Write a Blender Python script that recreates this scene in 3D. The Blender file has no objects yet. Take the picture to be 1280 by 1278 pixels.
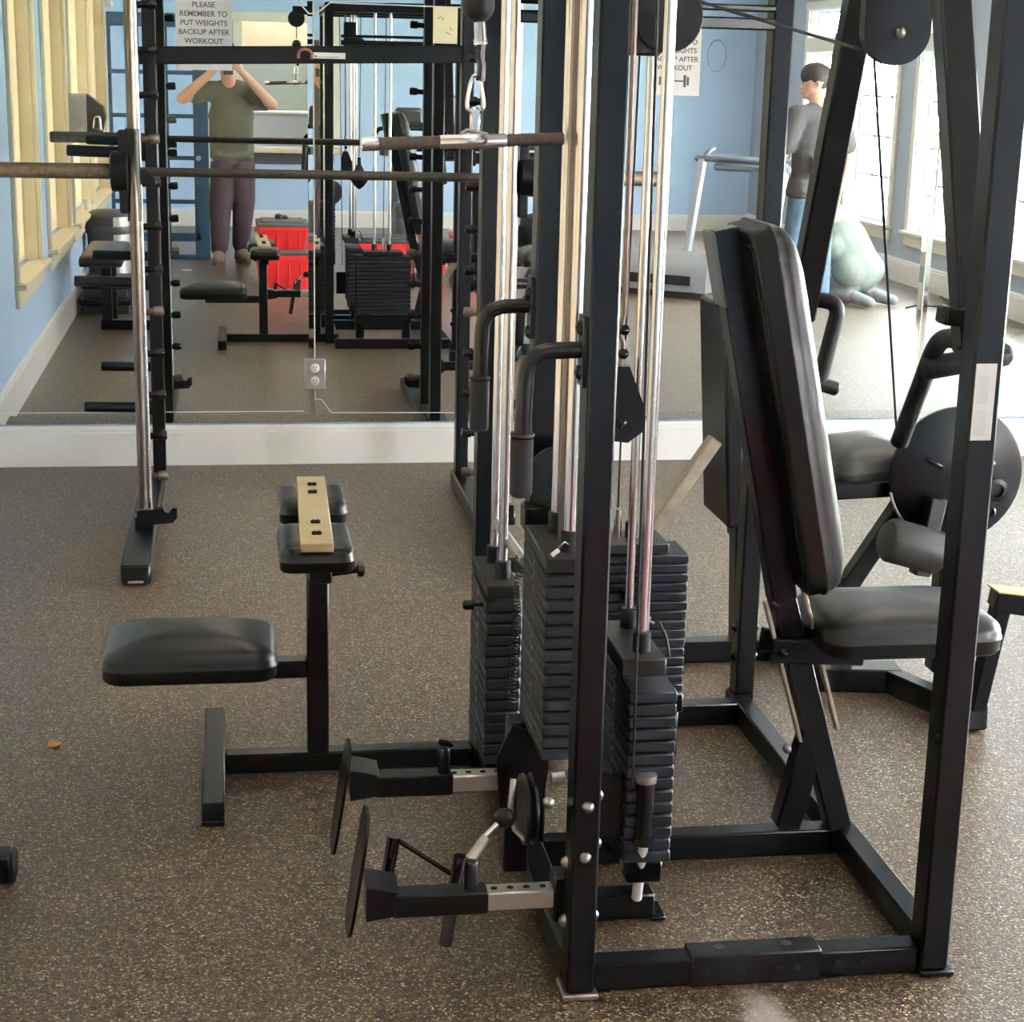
import bpy, bmesh, math, random
from mathutils import Vector, Matrix, Quaternion
random.seed(7)
PI = math.pi
sc = bpy.context.scene
COL = sc.collection
# ------------------------------------------------------------------ camera
cd = bpy.data.cameras.new('camera'); cam = bpy.data.objects.new('camera', cd); COL.objects.link(cam)
cd.sensor_fit = 'HORIZONTAL'; cd.sensor_width = 36.0; cd.lens = 36.0*2200/1280
cd.clip_start = 0.02; cd.clip_end = 200
CAMROT = ((0.98772924, 0.01553202, -0.15540174), (-0.15443366, 0.24535377, -0.95705369), (0.02326342, 0.96930918, 0.24474176))
cam.matrix_world = Matrix.Translation((0, 0, 1.64)) @ Matrix(CAMROT).to_4x4()
sc.camera = cam
# ------------------------------------------------------------------ colour management, world
sc.view_settings.view_transform = 'Standard'; sc.view_settings.look = 'None'
sc.view_settings.gamma = 1.0; sc.view_settings.use_curve_mapping = False
sc.view_settings.exposure = 1.2
sc.cycles.use_denoising = True
sc.cycles.max_bounces = 10; sc.cycles.glossy_bounces = 6; sc.cycles.transparent_max_bounces = 12
sc.cycles.caustics_reflective = True
sc.cycles.sample_clamp_indirect = 6.0
w = bpy.data.worlds.new('sky'); sc.world = w; w.use_nodes = True
nt = w.node_tree; nt.nodes.clear()
wo = nt.nodes.new('ShaderNodeOutputWorld'); bg = nt.nodes.new('ShaderNodeBackground'); bg.inputs['Strength'].default_value = 66.0
tc = nt.nodes.new('ShaderNodeTexCoord'); sx = nt.nodes.new('ShaderNodeSeparateXYZ'); cr = nt.nodes.new('ShaderNodeValToRGB')
cr.color_ramp.elements[0].position = 0.0; cr.color_ramp.elements[0].color = (1.0, .985, .96, 1)
cr.color_ramp.elements[1].position = 0.6; cr.color_ramp.elements[1].color = (0.80, 0.88, 1.0, 1)
nt.links.new(tc.outputs['Generated'], sx.inputs[0]); nt.links.new(sx.outputs['Z'], cr.inputs[0])
nt.links.new(cr.outputs[0], bg.inputs[0]); nt.links.new(bg.outputs[0], wo.inputs[0])
# room: the photographer stands at the origin, +Y runs to the mirror wall
YM, XL, XR, YB, ZC = 7.271, -1.02, 5.42, -3.75, 2.62
# ------------------------------------------------------------------ helpers
WLOC = {}
def link(o, parent, wl):
    COL.objects.link(o)
    WLOC[o.name] = Vector(wl)
    if parent is not None:
        o.parent = parent
        o.location = Vector(wl) - WLOC[parent.name]
    else:
        o.location = Vector(wl)
    return o
def thing(name, label, cat, loc=(0, 0, 0), group=None):
    o = bpy.data.objects.new(name, None); o.empty_display_size = 0.1
    link(o, None, loc); tag(o, label, cat, group); return o
def tag(o, label=None, cat=None, group=None, kind=None):
    if label: o['label'] = label
    if cat: o['category'] = cat
    if group: o['group'] = group
    if kind: o['kind'] = kind
    return o
def finish(me, mat, smooth=True, ang=38):
    if mat is not None: me.materials.append(mat)
    if smooth:
        me.shade_smooth()
        me.set_sharp_from_angle(angle=math.radians(ang))
class G:
    """collects shapes for ONE mesh object"""
    def __init__(s): s.bm = bmesh.new()
    def _add(s, verts, faces):
        vs = [s.bm.verts.new(v) for v in verts]
        for f in faces:
            try: s.bm.faces.new([vs[i] for i in f])
            except ValueError: pass
        return vs
    def box(s, c, size, rot=None, bev=0.0):
        hx, hy, hz = size[0]/2, size[1]/2, size[2]/2
        b = min(bev, hx*.9, hy*.9, hz*.9)
        M = rot if rot is not None else Matrix.Identity(3)
        c = Vector(c)
        if b <= 0:
            vs = [c + M @ Vector((x*hx, y*hy, z*hz)) for x in (-1, 1) for y in (-1, 1) for z in (-1, 1)]
            s._add(vs, [(0,1,3,2),(4,6,7,5),(0,4,5,1),(2,3,7,6),(0,2,6,4),(1,5,7,3)])
        else:
            # chamfered box: 24 verts
            V = []; idx = {}
            for x in (-1, 1):
                for y in (-1, 1):
                    for z in (-1, 1):
                        for a in range(3):
                            p = [x*(hx-b), y*(hy-b), z*(hz-b)]
                            p[a] = (x*hx, y*hy, z*hz)[a]
                            idx[(x, y, z, a)] = len(V); V.append(c + M @ Vector(p))
            F = []
            for a in range(3):
                o1, o2 = [k for k in range(3) if k != a]
                for sg in (-1, 1):
                    q = []
                    for (u, v) in ((-1,-1),(1,-1),(1,1),(-1,1)):
                        t = [0, 0, 0]; t[a] = sg; t[o1] = u; t[o2] = v
                        q.append(idx[(t[0], t[1], t[2], a)])
                    F.append(q)
            for a in range(3):
                o1, o2 = [k for k in range(3) if k != a]
                for u in (-1, 1):
                    for v in (-1, 1):
                        q = []
                        for (sg, ax) in ((-1, o1), (1, o1), (1, o2), (-1, o2)):
                            t = [0, 0, 0]; t[a] = sg; t[o1] = u; t[o2] = v
                            q.append(idx[(t[0], t[1], t[2], ax)])
                        F.append(q)
            for x in (-1, 1):
                for y in (-1, 1):
                    for z in (-1, 1):
                        F.append([idx[(x, y, z, a)] for a in range(3)])
            s._add(V, F)
        return s
    def bar(s, p0, p1, w, h, up=(0, 0, 1), bev=0.004):
        """rectangular tube from p0 to p1, w across, h along up"""
        p0, p1 = Vector(p0), Vector(p1); d = p1 - p0; L = d.length; d.normalize()
        u = Vector(up)
        if abs(d.dot(u)) > .98: u = Vector((0, 1, 0))
        x = u.cross(d).normalized(); z = d.cross(x).normalized()
        M = Matrix((x, d, z)).transposed()
        return s.box((p0 + p1)/2, (w, L, h), M, bev)
    def cyl(s, p0, p1, r0, r1=None, n=16, cap=True, bev=0.0):
        r1 = r0 if r1 is None else r1
        p0, p1 = Vector(p0), Vector(p1); d = (p1 - p0)
        L = d.length; d.normalize()
        if bev > 0:
            return s.lathe(p0, d, [(r0-bev, 0), (r0, bev), (r1, L-bev), (r1-bev, L)], n)
        return s.lathe(p0, d, [(r0, 0), (r1, L)], n, cap)
    def lathe(s, o, ax, prof, n=20, cap=True):
        o = Vector(o); ax = Vector(ax).normalized()
        u = ax.orthogonal().normalized(); v = ax.cross(u)
        rings = []
        for r, t in prof:
            rings.append([s.bm.verts.new(o + ax*t + (u*math.cos(2*PI*k/n) + v*math.sin(2*PI*k/n))*max(r, 1e-5)) for k in range(n)])
        for a, b in zip(rings, rings[1:]):
            for k in range(n):
                s.bm.faces.new((a[k], a[(k+1) % n], b[(k+1) % n], b[k]))
        if cap:
            s.bm.faces.new(rings[0][::-1]); s.bm.faces.new(rings[-1])
        return s
    def tube(s, pts, r, n=12, fillet=0.0, steps=6, cap=True, rfun=None):
        pts = [Vector(p) for p in pts]
        if fillet > 0 and len(pts) > 2:
            q = [pts[0]]
            for a, b, c in zip(pts, pts[1:], pts[2:]):
                f = min(fillet, (a-b).length*.48, (c-b).length*.48)
                s0 = b + (a-b).normalized()*f; s1 = b + (c-b).normalized()*f
                for k in range(steps+1):
                    t = k/steps
                    q.append(s0*(1-t)**2 + b*2*t*(1-t) + s1*t*t)
            q.append(pts[-1]); pts = q
        N = len(pts)
        tang = []
        for i in range(N):
            a = pts[max(i-1, 0)]; b = pts[min(i+1, N-1)]
            tang.append((b-a).normalized())
        u = tang[0].orthogonal().normalized()
        rings = []
        for i in range(N):
            if i: 
                u = (u - tang[i]*u.dot(tang[i])).normalized()
            v = tang[i].cross(u)
            rr = rfun(i/(N-1)) if rfun else r
            rings.append([s.bm.verts.new(pts[i] + (u*math.cos(2*PI*k/n) + v*math.sin(2*PI*k/n))*rr) for k in range(n)])
        for a, b in zip(rings, rings[1:]):
            for k in range(n):
                s.bm.faces.new((a[k], a[(k+1) % n], b[(k+1) % n], b[k]))
        if cap:
            s.bm.faces.new(rings[0][::-1]); s.bm.faces.new(rings[-1])
        return s
    def ball(s, c, r, sc=(1, 1, 1), n=16, m=10, rot=None):
        c = Vector(c); M = rot if rot is not None else Matrix.Identity(3)
        top = s.bm.verts.new(c + M @ Vector((0, 0, r*sc[2]))); bot = s.bm.verts.new(c - M @ Vector((0, 0, r*sc[2])))
        rings = []
        for j in range(1, m):
            th = PI*j/m
            rings.append([s.bm.verts.new(c + M @ Vector((r*sc[0]*math.sin(th)*math.cos(2*PI*k/n), r*sc[1]*math.sin(th)*math.sin(2*PI*k/n), r*sc[2]*math.cos(th)))) for k in range(n)])
        for k in range(n):
            s.bm.faces.new((top, rings[0][k], rings[0][(k+1) % n])); s.bm.faces.new((bot, rings[-1][(k+1) % n], rings[-1][k]))
        for a, b in zip(rings, rings[1:]):
            for k in range(n): s.bm.faces.new((a[k], b[k], b[(k+1) % n], a[(k+1) % n]))
        return s
    def prism(s, poly, ax, t, o=(0, 0, 0), u=None, v=None):
        """polygon (2D) in the plane u,v through o, extruded by t along ax"""
        o = Vector(o); ax = Vector(ax).normalized(); u = Vector(u); v = Vector(v)
        a = [o + u*x + v*y - ax*t/2 for x, y in poly]; b = [p + ax*t for p in a]; n = len(poly)
        s._add(a + b, [list(range(n))[::-1], list(range(n, 2*n))] + [(i, (i+1) % n, n+(i+1) % n, n+i) for i in range(n)])
        return s
    def pad(s, c, size, M=None, r=0.04, puff=0.012, n=10, nu=22, nv=16, taper=0.0):
        """upholstered cushion: rounded-corner slab, domed on +z"""
        M = M if M is not None else Matrix.Identity(3); c = Vector(c)
        hx, hy, hz = size[0]/2, size[1]/2, size[2]/2
        def loop(f, z):
            out = []
            rr = r*f if f < 1 else r
            for k in range(4*n):
                q = k // n; t = (k % n)/(n-1)*PI/2
                cx = (hx - r)*(1 if q in (0, 3) else -1); cy = (hy - r)*(1 if q in (0, 1) else -1)
                a = q*PI/2 + t
                x = (cx + r*math.cos(a))*f; y = (cy + r*math.sin(a))*f
                x *= 1 + taper*y/hy
                out.append(s.bm.verts.new(c + M @ Vector((x, y, z))))
            return out
        prof = [(.0, -hz), (.9, -hz), (.97, -hz*.98), (1.0, -hz*.8), (1.0, -hz*.25), (1.012, -hz*.18), (1.012, -hz*.06), (1.0, 0), (.995, hz*.3), (.97, hz*.62), (.92, hz*.85), (.84, hz), (.7, hz+puff*.45), (.45, hz+puff*.85), (.2, hz+puff), (.02, hz+puff)]
        rings = [loop(max(f, .02), z) for f, z in prof]
        m = len(rings[0])
        for a, b in zip(rings, rings[1:]):
            for k in range(m): s.bm.faces.new((a[k], a[(k+1) % m], b[(k+1) % m], b[k]))
        s.bm.faces.new(rings[0][::-1]); s.bm.faces.new(rings[-1])
        return s
    def mesh(s, name='m'):
        bmesh.ops.recalc_face_normals(s.bm, faces=s.bm.faces)
        me = bpy.data.meshes.new(name); s.bm.to_mesh(me); s.bm.free(); return me
    def obj(s, name, mat, parent=None, smooth=True, ang=38, label=None, cat=None, group=None, kind=None, base=False):
        me = s.mesh(name)
        xs = [v.co for v in me.vertices]
        lo = Vector([min(p[i] for p in xs) for i in range(3)]); hi = Vector([max(p[i] for p in xs) for i in range(3)])
        c = (lo + hi)/2
        if base: c.z = lo.z
        me.transform(Matrix.Translation(-c))
        finish(me, mat, smooth, ang)
        o = bpy.data.objects.new(name, me); link(o, parent, c)
        return tag(o, label, cat, group, kind)
def inst(src, wl, parent=None, rot=None):
    """another object with the mesh of src"""
    o = bpy.data.objects.new(src.name.split('.')[0], src.data); link(o, parent, wl)
    if rot is not None: o.rotation_euler = rot
    return o
def copy_tree(o, loc):
    def cp(x, par):
        c = x.copy(); COL.objects.link(c)
        if par is not None: c.parent = par
        for ch in x.children: cp(ch, c)
        return c
    r = cp(o, None); r.location = loc; return r
def text_obj(name, body, size, mat, parent, wl, rot, extrude=0.0004, align='CENTER', bold=0.0, spacing=1.0):
    cu = bpy.data.curves.new(name, 'FONT'); cu.body = body; cu.size = size; cu.align_x = align; cu.align_y = 'CENTER'
    cu.extrude = extrude; cu.offset = bold; cu.space_character = spacing
    t = bpy.data.objects.new(name + '_tmp', cu); COL.objects.link(t)
    bpy.context.view_layer.update()
    me = bpy.data.meshes.new_from_object(t.evaluated_get(bpy.context.evaluated_depsgraph_get()))
    bpy.data.objects.remove(t)
    me.materials.clear(); me.materials.append(mat)
    o = bpy.data.objects.new(name, me); link(o, parent, wl); o.rotation_euler = rot
    return o
# ------------------------------------------------------------------ materials
MATS = {}
def newmat(name):
    m = bpy.data.materials.new(name); m.use_nodes = True; MATS[name] = m
    return m, m.node_tree, m.node_tree.nodes['Principled BSDF']
def mat(name, col, rough=.5, metal=0.0, bump=0.0, bscale=200, var=0.0, vscale=6, rvar=0.0, spec=.5, coat=0.0):
    m, t, b = newmat(name)
    b.inputs['Base Color'].default_value = (*col, 1); b.inputs['Roughness'].default_value = rough
    b.inputs['Metallic'].default_value = metal; b.inputs['Specular IOR Level'].default_value = spec
    if coat: b.inputs['Coat Weight'].default_value = coat; b.inputs['Coat Roughness'].default_value = .2
    co = t.nodes.new('ShaderNodeTexCoord')
    if bump:
        n = t.nodes.new('ShaderNodeTexNoise'); n.inputs['Scale'].default_value = bscale; n.inputs['Detail'].default_value = 3
        bp = t.nodes.new('ShaderNodeBump'); bp.inputs['Strength'].default_value = bump; bp.inputs['Distance'].default_value = .002
        t.links.new(co.outputs['Object'], n.inputs['Vector']); t.links.new(n.outputs['Fac'], bp.inputs['Height']); t.links.new(bp.outputs[0], b.inputs['Normal'])
    if var or rvar:
        n = t.nodes.new('ShaderNodeTexNoise'); n.inputs['Scale'].default_value = vscale; n.inputs['Detail'].default_value = 6; n.inputs['Roughness'].default_value = .65
        t.links.new(co.outputs['Object'], n.inputs['Vector'])
        if var:
            r = t.nodes.new('ShaderNodeValToRGB'); r.color_ramp.elements[0].position = .3; r.color_ramp.elements[1].position = .75
            r.color_ramp.elements[0].color = (*[c*(1-var) for c in col], 1); r.color_ramp.elements[1].color = (*[min(c*(1+var), 1) for c in col], 1)
            t.links.new(n.outputs['Fac'], r.inputs[0]); t.links.new(r.outputs[0], b.inputs['Base Color'])
        if rvar:
            mr = t.nodes.new('ShaderNodeMapRange'); mr.inputs['From Min'].default_value = .3; mr.inputs['From Max'].default_value = .7
            mr.inputs['To Min'].default_value = max(rough-rvar, .02); mr.inputs['To Max'].default_value = rough+rvar
            t.links.new(n.outputs['Fac'], mr.inputs[0]); t.links.new(mr.outputs[0], b.inputs['Roughness'])
    return m
BLACK = mat('black_powder_coat', (.0028, .0028, .0038), .30, bump=.08, bscale=420, spec=.30)
BLACK2 = mat('black_satin_steel', (.005, .005, .006), .26, spec=.4)
CHROME = mat('chrome', (.80, .80, .82), .20, 1.0)
CHROMEW = mat('worn_chrome', (.17, .14, .12), .28, 1.0, var=.15, vscale=12)
STEEL = mat('zinc_steel', (.62, .61, .60), .30, .85, var=.06, vscale=18)
PITTED = mat('pitted_steel', (.17, .14, .115), .42, .8, bump=.35, bscale=320, var=.45, vscale=60)
DULLST = mat('dull_steel', (.42, .39, .37), .38, .8, var=.25, vscale=30)
TANST = mat('bare_tan_steel', (.42, .36, .28), .42, .6, var=.2, vscale=30)
VINYL = mat('black_vinyl', (.006, .0058, .006), .33, bump=.10, bscale=520, spec=.42)
PLATE = mat('iron_plate', (.015, .0165, .023), .5, spec=.35, bump=.10, bscale=260, var=.5, vscale=22)
PLATET = mat('iron_plate_top', (.014, .0125, .011), .48, spec=.4, bump=.08, bscale=260, var=.4, vscale=20)
RUBBER = mat('black_rubber', (.005, .005, .006), .5, spec=.35, bump=.08, bscale=300)
KNURL = mat('knurled_grip', (.11, .085, .08), .6, .45, bump=.6, bscale=900, var=.3, vscale=80)
WOOD = mat('pine_board', (.47, .38, .21), .5, var=.12, vscale=9)
BOLT = mat('bolt_zinc', (.28, .28, .28), .28, .9)
DKCHROME = mat('dark_chrome', (.22, .22, .24), .2, 1.0)
BARM = mat('dark_bar_steel', (.055, .047, .040), .40, .7, bump=.3, bscale=320, var=.3, vscale=50)
GREYM = mat('grey_muntin', (.22, .23, .25), .5)
DARK = mat('dark_hole', (.004, .004, .004), .9)
WHITEP = mat('white_plastic', (.78, .78, .76), .4)
CREAM = mat('cream_trim', (.78, .74, .60), .45, var=.04, vscale=3)
m, t, b = newmat('cream_shade'); SHADE = m
b.inputs['Base Color'].default_value = (.76, .69, .54, 1); b.inputs['Roughness'].default_value = .8; b.inputs['Transmission Weight'].default_value = 0.0
_tl = t.nodes.new('ShaderNodeBsdfTranslucent'); _tl.inputs[0].default_value = (.70, .56, .34, 1); _mx = t.nodes.new('ShaderNodeMixShader'); _mx.inputs[0].default_value = .12
t.links.new(b.outputs[0], _mx.inputs[1]); t.links.new(_tl.outputs[0], _mx.inputs[2]); t.links.new(_mx.outputs[0], t.nodes['Material Output'].inputs[0])
YCREAM = mat('yellow_cream_wood', (.80, .71, .50), .45, var=.06, vscale=4)
BASEB = mat('white_baseboard', (.82, .79, .73), .42, var=.04, vscale=4)
BLUEW = mat('blue_wall', (.47, .63, .83), .6, bump=.06, bscale=120, var=.05, vscale=2)
GREYW = mat('grey_blue_wall', (.42, .47, .53), .6, var=.05, vscale=2)
CEIL = mat('ceiling_white', (.72, .72, .70), .8, bump=.15, bscale=90)
PAPER = mat('paper', (.80, .77, .74), .7)
INK = mat('ink', (.13, .12, .13), .8)
NOTE = mat('yellow_note', (.88, .80, .50), .7)
RED = mat('red_plastic', (.62, .022, .022), .35, var=.12, vscale=7)
GLID = mat('grey_lid', (.10, .10, .10), .45)
SKIN = mat('skin', (.62, .36, .26), .5)
OLIVE = mat('olive_tee', (.115, .115, .085), .85, bump=.25, bscale=60, var=.15, vscale=10)
PRINT = mat('tee_print', (.20, .20, .15), .85)
PLUM = mat('plum_trousers', (.060, .036, .045), .85, bump=.3, bscale=40, var=.3, vscale=9)
BOOT = mat('khaki_boot', (.17, .13, .085), .75, var=.3, vscale=20)
GTEE = mat('grey_tee', (.075, .066, .068), .85, bump=.2, bscale=50, var=.12, vscale=8)
JEAN = mat('blue_jeans', (.11, .17, .25), .85, bump=.2, bscale=60, var=.3, vscale=12)
SAGE = mat('sage_tee', (.22, .24, .20), .85, bump=.2, bscale=50, var=.08, vscale=8)
HAIR = mat('dark_hair', (.035, .022, .018), .6, bump=.4, bscale=90)
GHAIR = mat('grey_hair', (.20, .19, .18), .6, bump=.4, bscale=90)
KHAKI = mat('grey_shorts', (.22, .22, .22), .85)
SHOE = mat('grey_shoe', (.30, .30, .31), .7, var=.2, vscale=12)
SOCK = mat('sole', (.10, .10, .10), .7)
STEELBLUE = mat('blue_steel', (.035, .085, .16), .45, var=.15)
MACH = mat('silver_grey_plastic', (.36, .37, .39), .4, var=.06)
MACHG = mat('mid_grey_plastic', (.13, .15, .17), .4)
MACHD = mat('dark_grey_plastic', (.05, .05, .055), .45)
GREEN = mat('leaf_green', (.16, .34, .05), .6, var=.4, vscale=5)
GRASS = mat('lawn', (.14, .28, .06), .8, var=.4, vscale=3)
BRICK = mat('brick_red', (.36, .17, .14), .8, var=.2, vscale=10)
SIDING = mat('pale_siding', (.62, .60, .62), .7, var=.05)
ROOFM = mat('roof_shingle', (.18, .17, .18), .8, var=.2, vscale=20)
TANWALL = mat('tan_wall', (.66, .52, .36), .6, var=.04)
SAGEP = mat('sage_panel', (.33, .39, .36), .5, var=.05)
EXITR = mat('exit_red', (.7, .06, .04), .4)
LEAFD = mat('dry_leaf', (.42, .20, .06), .8, var=.3, vscale=60)
m, t, b = newmat('mirror_silver'); MIRROR = m
b.inputs['Base Color'].default_value = (.90, .935, .925, 1); b.inputs['Metallic'].default_value = 1; b.inputs['Roughness'].default_value = 0.0
m, t, b = newmat('window_glass'); GLASS = m
t.nodes.remove(b); out = t.nodes['Material Output']
tr = t.nodes.new('ShaderNodeBsdfTransparent'); gl = t.nodes.new('ShaderNodeBsdfGlossy'); mx = t.nodes.new('ShaderNodeMixShader'); mx.inputs[0].default_value = .05
gl.inputs['Roughness'].default_value = 0.0; tr.inputs[0].default_value = (.96, .98, .98, 1)
t.links.new(tr.outputs[0], mx.inputs[1]); t.links.new(gl.outputs[0], mx.inputs[2]); t.links.new(mx.outputs[0], out.inputs[0])
def emis(name, col, st):
    m, t, b = newmat(name); b.inputs['Base Color'].default_value = (*col, 1); b.inputs['Emission Color'].default_value = (*col, 1); b.inputs['Emission Strength'].default_value = st
    return m
LAMP = emis('lamp_diffuser', (1.0, .88, .70), 1.5)
OFFICE_FILL = emis('office_fill_glow', (1.0, .95, .85), 9.0)  # glow of the added office fill panel
# rubber floor: black crumb with tan and brown chips, worn pale where the chalk was spilt
m, t, b = newmat('flecked_rubber_floor'); FLOOR = m
def N(t, kind, **kw):
    n = t.nodes.new(kind)
    for k, v in kw.items():
        if k in n.inputs: n.inputs[k].default_value = v
        else: setattr(n, k, v)
    return n
geo = N(t, 'ShaderNodeNewGeometry')
wob = N(t, 'ShaderNodeTexNoise', Scale=110.0, Detail=2.0)
vadd = N(t, 'ShaderNodeVectorMath', operation='MULTIPLY_ADD'); vadd.inputs[1].default_value = (.006, .006, 0)
t.links.new(geo.outputs['Position'], wob.inputs['Vector']); t.links.new(wob.outputs['Color'], vadd.inputs[0]); t.links.new(geo.outputs['Position'], vadd.inputs[2])
v1 = N(t, 'ShaderNodeTexVoronoi', Scale=280.0); v2 = N(t, 'ShaderNodeTexVoronoi', Scale=190.0)
t.links.new(vadd.outputs[0], v1.inputs['Vector']); t.links.new(vadd.outputs[0], v2.inputs['Vector'])
def ramp(t, stops):
    r = t.nodes.new('ShaderNodeValToRGB'); r.color_ramp.interpolation = 'CONSTANT'
    e = r.color_ramp.elements
    e[0].position, e[0].color = stops[0][0], (*stops[0][1], 1); e[1].position, e[1].color = stops[1][0], (*stops[1][1], 1)
    for p, c in stops[2:]:
        k = e.new(p); k.color = (*c, 1)
    return r
r1 = ramp(t, [(0, (.027, .019, .013)), (.34, (.064, .044, .027)), (.58, (.100, .068, .040)), (.77, (.155, .108, .062)), (.90, (.28, .20, .12)), (.965, (.52, .40, .27))])
r2 = ramp(t, [(0, (0, 0, 0)), (.90, (.12, .08, .05)), (.97, (.28, .21, .14))])
sp1 = N(t, 'ShaderNodeSeparateColor'); sp2 = N(t, 'ShaderNodeSeparateColor')
t.links.new(v1.outputs['Color'], sp1.inputs[0]); t.links.new(v2.outputs['Color'], sp2.inputs[0])
t.links.new(sp1.outputs[0], r1.inputs[0]); t.links.new(sp2.outputs[1], r2.inputs[0])
mxl = N(t, 'ShaderNodeMix', data_type='RGBA', blend_type='LIGHTEN'); mxl.inputs[0].default_value = 1
t.links.new(r1.outputs[0], mxl.inputs[6]); t.links.new(r2.outputs[0], mxl.inputs[7])
# chalk spill in front of the press frame
dv = N(t, 'ShaderNodeVectorMath', operation='SUBTRACT'); dv.inputs[1].default_value = (.925, 2.72, 0)
dm = N(t, 'ShaderNodeVectorMath', operation='MULTIPLY'); dm.inputs[1].default_value = (1.0, .42, 1)
ln = N(t, 'ShaderNodeVectorMath', operation='LENGTH')
cn = N(t, 'ShaderNodeTexNoise', Scale=24.0, Detail=4.0)
ad = N(t, 'ShaderNodeMath', operation='MULTIPLY_ADD'); ad.inputs[1].default_value = .06
mr = N(t, 'ShaderNodeMapRange'); mr.inputs['From Min'].default_value = .085; mr.inputs['From Max'].default_value = .045; mr.inputs['To Max'].default_value = .6
t.links.new(geo.outputs['Position'], dv.inputs[0]); t.links.new(dv.outputs[0], dm.inputs[0]); t.links.new(dm.outputs[0], ln.inputs[0])
t.links.new(geo.outputs['Position'], cn.inputs['Vector']); t.links.new(cn.outputs['Fac'], ad.inputs[0]); t.links.new(ln.outputs['Value'], ad.inputs[2])
t.links.new(ad.outputs[0], mr.inputs[0])
mxc = N(t, 'ShaderNodeMix', data_type='RGBA'); mxc.inputs[7].default_value = (.55, .48, .46, 1)
t.links.new(mr.outputs[0], mxc.inputs[0]); t.links.new(mxl.outputs[2], mxc.inputs[6])
t.links.new(mxc.outputs[2], b.inputs['Base Color'])
b.inputs['Roughness'].default_value = .36
bp = N(t, 'ShaderNodeBump'); bp.inputs['Strength'].default_value = .35; bp.inputs['Distance'].default_value = .002
t.links.new(v1.outputs['Distance'], bp.inputs['Height']); t.links.new(bp.outputs[0], b.inputs['Normal'])

# ================================================================== the room
def wall(name, mat_, axis, c0, c1, a0, a1, z0, z1, holes):
    """wall slab between c0..c1 across, a0..a1 along, with rectangular openings"""
    g = G()
    cuts = sorted(set([a0, a1] + [h[0] for h in holes] + [h[1] for h in holes]))
    for p, q in zip(cuts, cuts[1:]):
        hs = sorted([h for h in holes if h[0] < (p+q)/2 < h[1]], key=lambda h: h[2])
        z = z0; segs = []
        for h in hs:
            if h[2] > z: segs.append((z, h[2]))
            z = h[3]
        if z < z1: segs.append((z, z1))
        for s0, s1 in segs:
            cc = ((c0+c1)/2, (p+q)/2, (s0+s1)/2); sz = (abs(c1-c0), q-p, s1-s0)
            if axis == 'y': cc = (cc[1], cc[0], cc[2]); sz = (sz[1], sz[0], sz[2])
            g.box(cc, sz)
    return g.obj(name, mat_, smooth=False, kind='structure')
G().box(((XL+XR)/2, (YM+YB)/2, -.05), (XR-XL+.4, YM-YB+1.6, .1)).obj('floor', FLOOR, smooth=False, kind='structure')
G().box(((XL+XR)/2, (YM+YB)/2, ZC+.05), (XR-XL+.4, YM-YB+1.6, .1)).obj('ceiling', CEIL, smooth=False, kind='structure')
RW = [(-2.0, -.86), (-.72, .37), (.86, 1.66), (2.33, 3.45), (3.95, 4.95), (5.5, 6.6)]
LW = [(4.78, 5.80), (2.92, 4.18), (.95, 2.55), (-.85, .75)]
RZ, TZ, LZ = (.43, 1.84), (1.97, 2.22), (.58, 2.15)
wall('wall_right', GREYW, 'x', XR, XR+.16, YB-.1, YM+.1, 0, ZC, [(a, b2, *RZ) for a, b2 in RW] + [(a, b2, *TZ) for a, b2 in RW])
wall('wall_left', BLUEW, 'x', XL-.16, XL, YB-.1, YM+.1, 0, ZC, [(a, b2, *LZ) for a, b2 in LW])
wall('wall_front', BLUEW, 'y', YM+.012, YM+.16, XL-.1, XR+.1, 0, ZC, [])
HATCH = (.14, 1.02, .80, 2.02)
wall('wall_back', BLUEW, 'y', YB-.14, YB, XL-.1, XR+.1, 0, ZC, [HATCH])
# baseboards with a moulded cap
def baseboard(name, p0, p1, nrm, h=.168):
    p0, p1, n = Vector(p0), Vector(p1), Vector(nrm); d = (p1-p0)
    prof = [(0, 0), (.016, 0), (.016, h-.03), (.012, h-.026), (.012, h-.014), (.007, h-.006), (.004, h), (0, h)]
    G().prism(prof, d, d.length, (p0+p1)/2, n, Vector((0, 0, 1))).obj(name, BASEB, smooth=False, kind='structure')
baseboard('baseboard_front', (XL, YM+.012, 0), (XR, YM+.012, 0), (0, -1, 0))
baseboard('baseboard_back', (XL, YB, 0), (XR, YB, 0), (0, 1, 0))
baseboard('baseboard_left', (XL, YB, 0), (XL, YM, 0), (1, 0, 0), .19)
baseboard('baseboard_right', (XR, YB, 0), (XR, YM, 0), (-1, 0, 0), .19)
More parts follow.
